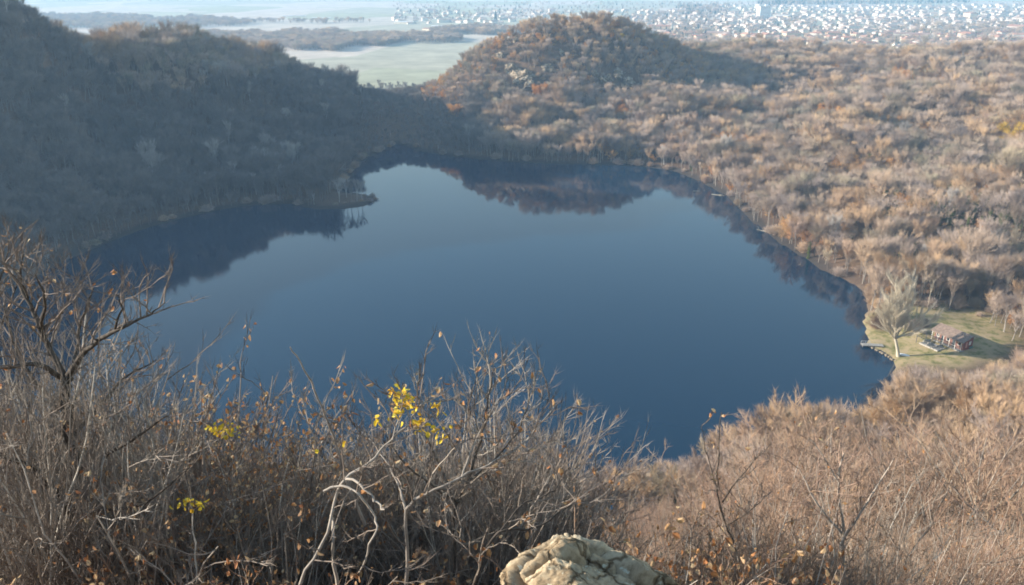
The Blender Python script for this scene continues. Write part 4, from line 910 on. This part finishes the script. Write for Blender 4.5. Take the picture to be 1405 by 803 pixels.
# bank stones at the willow
for i in range(14):
    t = i / 13; u = 1193 + 36 * t; v = 476 + 20 * t; p = at_z(u, v, .1)
    o = link('bank_stone', rock_mesh('stone', 60 + i, (.55, .45, .35), 3, M['cliff'], .25, .1), None, (p[0] + random.uniform(-.3, .5), p[1] + random.uniform(0, .8), .15)); tag(o, 'pale stone on the bank between jetty and willow', 'stone', 'pale stones on the bank between jetty and willow')
for (u, v, rz, Ln, lab) in [(962, 262, .2, 9, 'fallen pale trunk lying in the water near the far right bend'), (985, 268, -.5, 7, 'sunken branchy trunk beside the fallen one at the far bend'), (1048, 318, 2.4, 8, 'fallen trunk reaching off the eastern bank'), (1100, 362, .9, 6, 'short fallen trunk in the water off the eastern bank')]:
    p = at_z(u, v, 0); fr = thing('fallen_trunk', lab, 'fallen tree', (p[0], p[1], 0.05), rz); P = curve((-Ln / 2, 0, .1), (1, 0, -.02), Ln, 7, .05); t_ = MB().tube(P, np.linspace(.2, .05, 7), 6); t_.obj('trunk', M['willow'], fr)
    c_ = MB()
    for q in range(7): p2, d2 = along(P, rng.uniform(.3, 1)); c_.tube(curve(p2, [d2[0] * .6, rng.normal(0, 1), rng.uniform(0, .5)], rng.uniform(1, 2.5), 4, .1), [.06, .045, .03, .015], 4)
    c_.obj('branches', M['willow'], fr)

# ------------------------------------------------------------------ plain: town, farms and far woods
M['house_wall'] = rand_mat('house_wall', [(0,(.60,.54,.44)),(.3,(.58,.45,.30)),(.5,(.66,.62,.55)),(.7,(.54,.38,.24)),(.85,(.52,.36,.27)),(1,(.62,.58,.51))], var=.06, scale=.2)
M['house_roof'] = rand_mat('house_roof', [(0,(.46,.22,.14)),(.35,(.38,.18,.12)),(.6,(.48,.27,.18)),(.8,(.34,.20,.15)),(1,(.40,.29,.23))], var=.15, scale=.6)
M['shed_roof'] = rand_mat('shed_roof', [(0,(.70,.70,.68)),(1,(.55,.50,.46))], var=.1, scale=.1)
def house_parts(w, l, h, rise, hip):
    a = MB().box((0, 0, h / 2 - .3), (w, l, h + .6)); r_ = MB(); W_, L_ = w / 2 + .6, l / 2 + .6; k = (l / 2 - w / 2 * .9) if hip else L_
    V = [(-W_, -L_, h), (W_, -L_, h), (W_, L_, h), (-W_, L_, h), (0, -k, h + rise), (0, k, h + rise)]
    if not hip: V[4] = (0, -L_, h + rise); V[5] = (0, L_, h + rise)
    r_.add(V, Q=[[3, 2, 1, 0], [1, 2, 5, 4], [3, 0, 4, 5]], T=[[0, 1, 4], [2, 3, 5]]); return a, r_
hp = []
for i, (w, l, h, rs, hip) in enumerate([(9, 12, 6.4, 2.2, 0), (10, 10.5, 6.8, 2.2, 1), (11, 16, 8.5, 2.6, 0), (9, 18, 7, 2.2, 0), (12, 14, 9.5, 2.6, 1), (8, 10, 5.5, 1.9, 0), (13, 24, 9, 2.8, 1)]):
    a, r_ = house_parts(w, l, h, rs, hip); root = link('town_house', None); a.obj('wall', M['house_wall'], root); r_.obj('roof', M['house_roof'], root)
    hp.append((root, join([(a, 0), (r_, 1)]), max(w, l)))
def big(name, label, cat, u, v, w, l, h, rise, rz, wm='house_wall', rm='house_roof', group=None):
    p = at_z(u, v, 0); a, r_ = house_parts(w, l, h, rise, 0); t = thing(name, label, cat, (p[0], p[1], 0), rz, group); a.obj('wall', M[wm], t); r_.obj('roof', M[rm], t); occupied.append((p[0], p[1], max(w, l) * .6)); return t
occupied = []
M['tower_wall'] = flat_mat('tower_render', (.80, .79, .77), .8, .2, .05); M['flat_roof'] = flat_mat('flat_roof', (.3, .29, .28), .9, .2, .1)
p = at_z(1047, 26, 0); tb = thing('tower_block', 'tall white apartment tower rising over the town roofs', 'apartment tower', (p[0], p[1], 0), R(20)); occupied.append((p[0], p[1], 34))
MB().box((0, 0, 15), (34, 15, 31)).obj('wall', M['tower_wall'], tb); MB().box((0, 0, 30.9), (35, 16, .9)).obj('roof', M['flat_roof'], tb); MB().box((5, 0, 32.7), (6, 5, 2.8)).obj('lift_housing', M['tower_wall'], tb)
for fl in range(9):
    MB().box((0, -7.55, 3.4 + fl * 3.1), (29, .12, 1.3)).obj('window_band', M['dark_glass'], tb)
for (u, v, w, l, h, rs, rz, rm, lab) in [(556,34,22,46,6,1.5,1.2,'shed_roof','wide pale roofed shed at the near left corner of the town'), (606,40,20,40,6,1.5,1.3,'shed_roof','long white shed in front of the town next to the bare wood'), (590,44,14,30,6,2,.9,'house_roof','brown roofed shed between the two white ones'),
    (404,24,9,60,4,1,1.65,'shed_roof','long low white shed alone in the fields'), (441,27,9,46,4,1,1.5,'shed_roof','second low white shed in the fields, closer to the town'), (322,28,9,14,7,2,.4,'shed_roof','small white farmhouse standing alone before the hazy fields'),
    (730,33,18,36,7,2,1.1,'shed_roof','pale long building just above the rocky hill shoulder'), (1250,52,18,60,7,2.5,1.2,'house_roof','long pale building in the middle of the town'), (1395,44,26,30,11,3,.6,'house_roof','broad yellowish house at the right end of the town'), (905,42,14,44,9,2.5,1.3,'house_roof','long white fronted block behind the rocky hill'),
    (985,52,16,40,9,2.5,1.2,'house_roof','long pink roofed block below the tower'), (1075,28,20,30,11,2,.8,'shed_roof','bright white block next to the tower'), (1330,28,22,22,17,2,.3,'house_roof','tall cream block among houses toward the right edge')]:
    big('farm_shed' if 'shed' in lab else 'long_building' if 'long' in lab or 'block' in lab else 'large_house', lab, 'shed' if 'shed' in lab else 'building', u, v, w, l, h, rs, rz, 'house_wall', rm)
cand = []
while len(cand) < 2500:
    z_ = random.random()
    if z_ < .84: u, v = random.uniform(870, 1470), random.uniform(9, 74)
    else: u, v = random.uniform(540, 880), random.uniform(5, 36)
    if u < 960 and v < 16: continue
    if u < 880 and random.random() < .35: continue
    cand.append((u, v))
oc = np.array(occupied); hs = []
for u, v in cand:
    p = at_z(u, v, 0)
    if len(hs) and np.min(np.hypot(*(np.array(hs)[:, :2] - p[:2]).T)) < 16: continue
    if np.any(np.hypot(oc[:, 0] - p[0], oc[:, 1] - p[1]) < oc[:, 2] + 10): continue
    hs.append((p[0], p[1], u, v))
hs = np.array(hs); sv_ = seen(hs[:, 0], hs[:, 1], np.full(len(hs), 6.)) & (hs[:, 2] < 1420)
order = np.argsort(hs[:, 1] + 1e5 * ~sv_); mass = MB(); done = 0
print('houses', len(hs), sv_.sum())
for q in order:
    x, y, u, v = hs[q]; i = random.choices(range(7), [4, 4, 2, 2, 1.5, 4, .8])[0]; root, jn, _ = hp[i]; rz = random.choice([.25, 1.8, .25, 1.8, random.uniform(0, 3.1)]) + random.gauss(0, .12); s = random.uniform(.85, 1.12)
    if done < 300 and sv_[q]:
        o = root if 'label' not in root else dup(root); done += 1
        o.location = (x, y, 0); o.rotation_euler = (0, 0, rz); o.scale = (s, s, s)
        reg_ = 'at the near edge of the town behind the ridge' if y < 1330 else 'scattered behind the rocky hill' if u < 880 else 'in the crowded middle of the town' if y < 1700 else 'in the far rows of the town'
        if u < 700: reg_ = 'beside the pale sheds'
        tag(o, 'small pale house with tiled roof ' + reg_, 'house', 'town houses ' + reg_)
    elif sv_[q] or hs[q][2] > 1420 and False:
        for bld, mi in ((jn, None),):
            V = np.concatenate(bld.V) * s; c_, s_2 = math.cos(rz), math.sin(rz); V = np.c_[V[:, 0] * c_ - V[:, 1] * s_2 + x, V[:, 0] * s_2 + V[:, 1] * c_ + y, V[:, 2]]
            Tn, Qn = np.concatenate(bld.T), np.concatenate(bld.Q); tm_, qm_ = np.concatenate(bld.tm), np.concatenate(bld.qm)
            n0 = mass.n; mass.V.append(V); mass.T.append(Tn + n0); mass.Q.append(Qn + n0); mass.tm.append(tm_); mass.qm.append(qm_); mass.n += len(V)
if mass.n: tag(mass.obj('distant_town', [M['house_wall'], M['house_roof']]), 'hazy far rows of the town', None, None, 'stuff')
for root, _, _ in hp:
    if 'label' not in root:
        for c in list(root.children): bpy.data.objects.remove(c)
        bpy.data.objects.remove(root)
# far woods on the plain
fp, ft, fh = [], [], []
def patch(u0, u1, vlo, vhi, nn, kinds, hmin=8, hmax=14, edge=.5):
    got = 0
    while got < nn:
        us_ = np.linspace(u0, u1, 25)
        u, v = random.uniform(u0, u1), random.uniform(min(vlo(q) for q in us_), max(vhi(q) for q in us_))
        if not (vlo(u) <= v <= vhi(u)): nn -= .15; continue
        p = at_z(u, v, 0)
        if len(occupied) and any(math.hypot(p[0] - a, p[1] - b2) < c for a, b2, c in occupied): got += 1; continue
        fp.append((p[0], p[1], -.2)); ft.append(random.choice(kinds)); fh.append(random.uniform(hmin, hmax)); got += 1
B_, CN, IV = 'bare', 'conifer', 'ivy'
def lens(uc, w_, vc, h_, ph):
    f_ = lambda u: math.sqrt(max(0, 1 - ((u - uc) / w_) ** 2)) * (.72 + .28 * math.sin(u / 13 + ph) * math.sin(u / 31 + 2 * ph))
    return (lambda u: vc + .8 * math.sin(u / 17 + ph) - h_ * f_(u)), (lambda u: vc + .8 * math.sin(u / 17 + ph) + h_ * f_(u))
for (u0, u1, uc, w_, vc, h_, ph, nn) in [(-80, 345, 120, 225, 34, 11, 0, 2400), (-60, 200, 60, 140, 26, 4, 2, 500), (280, 560, 400, 150, 60, 15, 1, 2600), (470, 640, 550, 85, 57, 8, 3, 700), (590, 800, 690, 100, 46, 6, 4, 1000), (150, 520, 330, 180, 33, 2, 1.5, 260)]:
    a_, b2_ = lens(uc, w_, vc, h_, ph); patch(u0, u1, a_, b2_, nn, [B_])
patch(1040, 1330, lambda u: -6, lambda u: 9 - (u - 1040) * .012, 1500, [B_, CN], 10, 18)
patch(540, 1420, lambda u: 4, lambda u: 30 if u < 780 else 66, 3400, [B_, B_, B_, B_, CN, IV, IV], 6, 11)
patch(930, 1000, lambda u: 8, lambda u: 22, 260, [B_, CN, IV]); patch(1250, 1400, lambda u: 36, lambda u: 52, 260, [B_, IV]); patch(860, 1000, lambda u: 20, lambda u: 55, 220, [B_, B_, CN, IV])
patch(820, 1405, lambda u: 57 - (u < 900) * 12, lambda u: 76, 600, [B_, IV]); patch(30, 520, lambda u: 2, lambda u: 3.2, 160, [B_])
fp = np.array(fp); fh = np.array(fh); bh = {'bare': 11., 'conifer': 13.5, 'ivy': 11.}; sf = fh / np.array([bh[t] for t in ft]); fi = np.array([random.choice(K[t]) for t in ft])
scatter('distant_woods', fp, fi, np.c_[sf * 1.35, sf * 1.35, sf], np.c_[np.zeros(len(sf)), np.zeros(len(sf)), rng.uniform(0, 6.28, len(sf))], 'hazy bare woods on the plain and between the town houses')
# a few trees one can point to
for (u, v, k, s, lab) in [(1386, 212, 'yellow', 1.75, 'bright yellow leaved tree on the slope at the right edge'), (680, 28, 'conifer', 1.0, 'tall dark pointed conifer standing in front of the town'), (850, 61, 'yellowish', .9, 'small yellowish tree near the top of the rocky hill'),
                          (1103, 128, 'yellow', 1.1, 'small orange yellow tree high on the wooded slope'), (1123, 138, 'yellow', 1.15, 'golden tree just below the orange yellow one'), (624, 166, 'rust', 1.3, 'single ochre tree on the far bank left of the rocky hill'), (740, 142, 'rust', 1.5, 'broad ochre oak low on the rocky hill'),
                          (848, 160, 'rust', 1.3, 'orange oak above the dark foot of the rocky hill'), (940, 152, 'rust', 1.3, 'ochre oak on the right foot of the rocky hill'), (830, 30, 'rust', .7, 'orange crowned oak on the summit of the rocky hill')]:
    p = hit_ground(u, v)
    if k == 'conifer': o = link('conifer', far_protos[K['conifer'][0]].data, None, (p[0], p[1], p[2])); o.scale = (1.5, 1.5, 1.6); tag(o, lab, 'conifer'); continue
    L_, C_, tp_ = bare_tree(int(u) + 7, 9, 7.5, 11, 7, 900, 1.1, .02, .2, .4); rt = thing('yellow_tree' if k[0] == 'y' else 'ochre_oak', lab, 'tree', (p[0], p[1], p[2] - .2)); rt.scale = (s,) * 3
    L_.obj('trunk', M['trunk_wood'], rt); C_.obj('crown', M['twig_wood'], rt); Lf = MB(); q = rng.integers(0, len(tp_), 9500); Lf.leaves(tp_[q] + rng.normal(0, .3, (9500, 3)), .24, .75); Lf.obj('foliage', M['yellow_leaf' if k[0] == 'y' else 'rust_leaf'], rt)

# ------------------------------------------------------------------ sun, sky, haze
ELEV, AZ = R(17.5), R(5)            # from the left, very slightly from beyond
sun_dir = Vector((-math.cos(ELEV) * math.cos(AZ), math.cos(ELEV) * math.sin(AZ), math.sin(ELEV)))
sl = bpy.data.lights.new('sun', 'SUN'); so = bpy.data.objects.new('sun', sl); col.objects.link(so)
sl.energy = 5.0; sl.angle = R(.53); sl.color = (1, .92, .80)
so.rotation_euler = sun_dir.to_track_quat('Z', 'Y').to_euler(); so.location = (0, 0, 300)
w = bpy.data.worlds.new('World'); sc.world = w; w.use_nodes = True; nt = w.node_tree
bg = [x for x in nt.nodes if x.type == 'BACKGROUND'][0]
sky = nt.nodes.new('ShaderNodeTexSky'); sky.sky_type = 'NISHITA'; sky.sun_disc = False
sky.sun_elevation = ELEV; sky.sun_rotation = math.atan2(sun_dir.x, sun_dir.y) % (2 * math.pi); sky.altitude = 300; sky.dust_density = .1; sky.air_density = 1.5; sky.ozone_density = 1.6
nt.links.new(sky.outputs[0], bg.inputs[0]); bg.inputs[1].default_value = .125
hz, nt, b = newmat('haze'); nt.nodes.remove(b)
out = [x for x in nt.nodes if x.type == 'OUTPUT_MATERIAL'][0]
pv = N(nt, 'ShaderNodeVolumePrincipled'); pv.inputs['Color'].default_value = (.44, .70, 1, 1); pv.inputs['Density'].default_value = .0002; pv.inputs['Anisotropy'].default_value = 0.1
nt.links.new(pv.outputs[0], out.inputs['Volume'])
mb = MB(); mb.box((0, 3000, 73), (9400, 7400, 166)); o = mb.obj('haze', hz); tag(o, 'pale winter haze over the valley', None, None, 'stuff')

sc.view_settings.view_transform = 'Standard'; sc.view_settings.look = 'None'; sc.view_settings.gamma = 1; sc.view_settings.exposure = 1.18
sc.render.engine = 'CYCLES'
cy_ = sc.cycles
cy_.max_bounces = 5; cy_.diffuse_bounces = 2; cy_.glossy_bounces = 2; cy_.transmission_bounces = 2; cy_.volume_bounces = 1; cy_.transparent_max_bounces = 4
cy_.use_denoising = True; cy_.pixel_filter_type = 'BLACKMAN_HARRIS'; cy_.filter_width = 1.8; cy_.use_adaptive_sampling = False; cy_.denoising_prefilter = 'ACCURATE'; cy_.denoising_input_passes = 'RGB_ALBEDO_NORMAL'
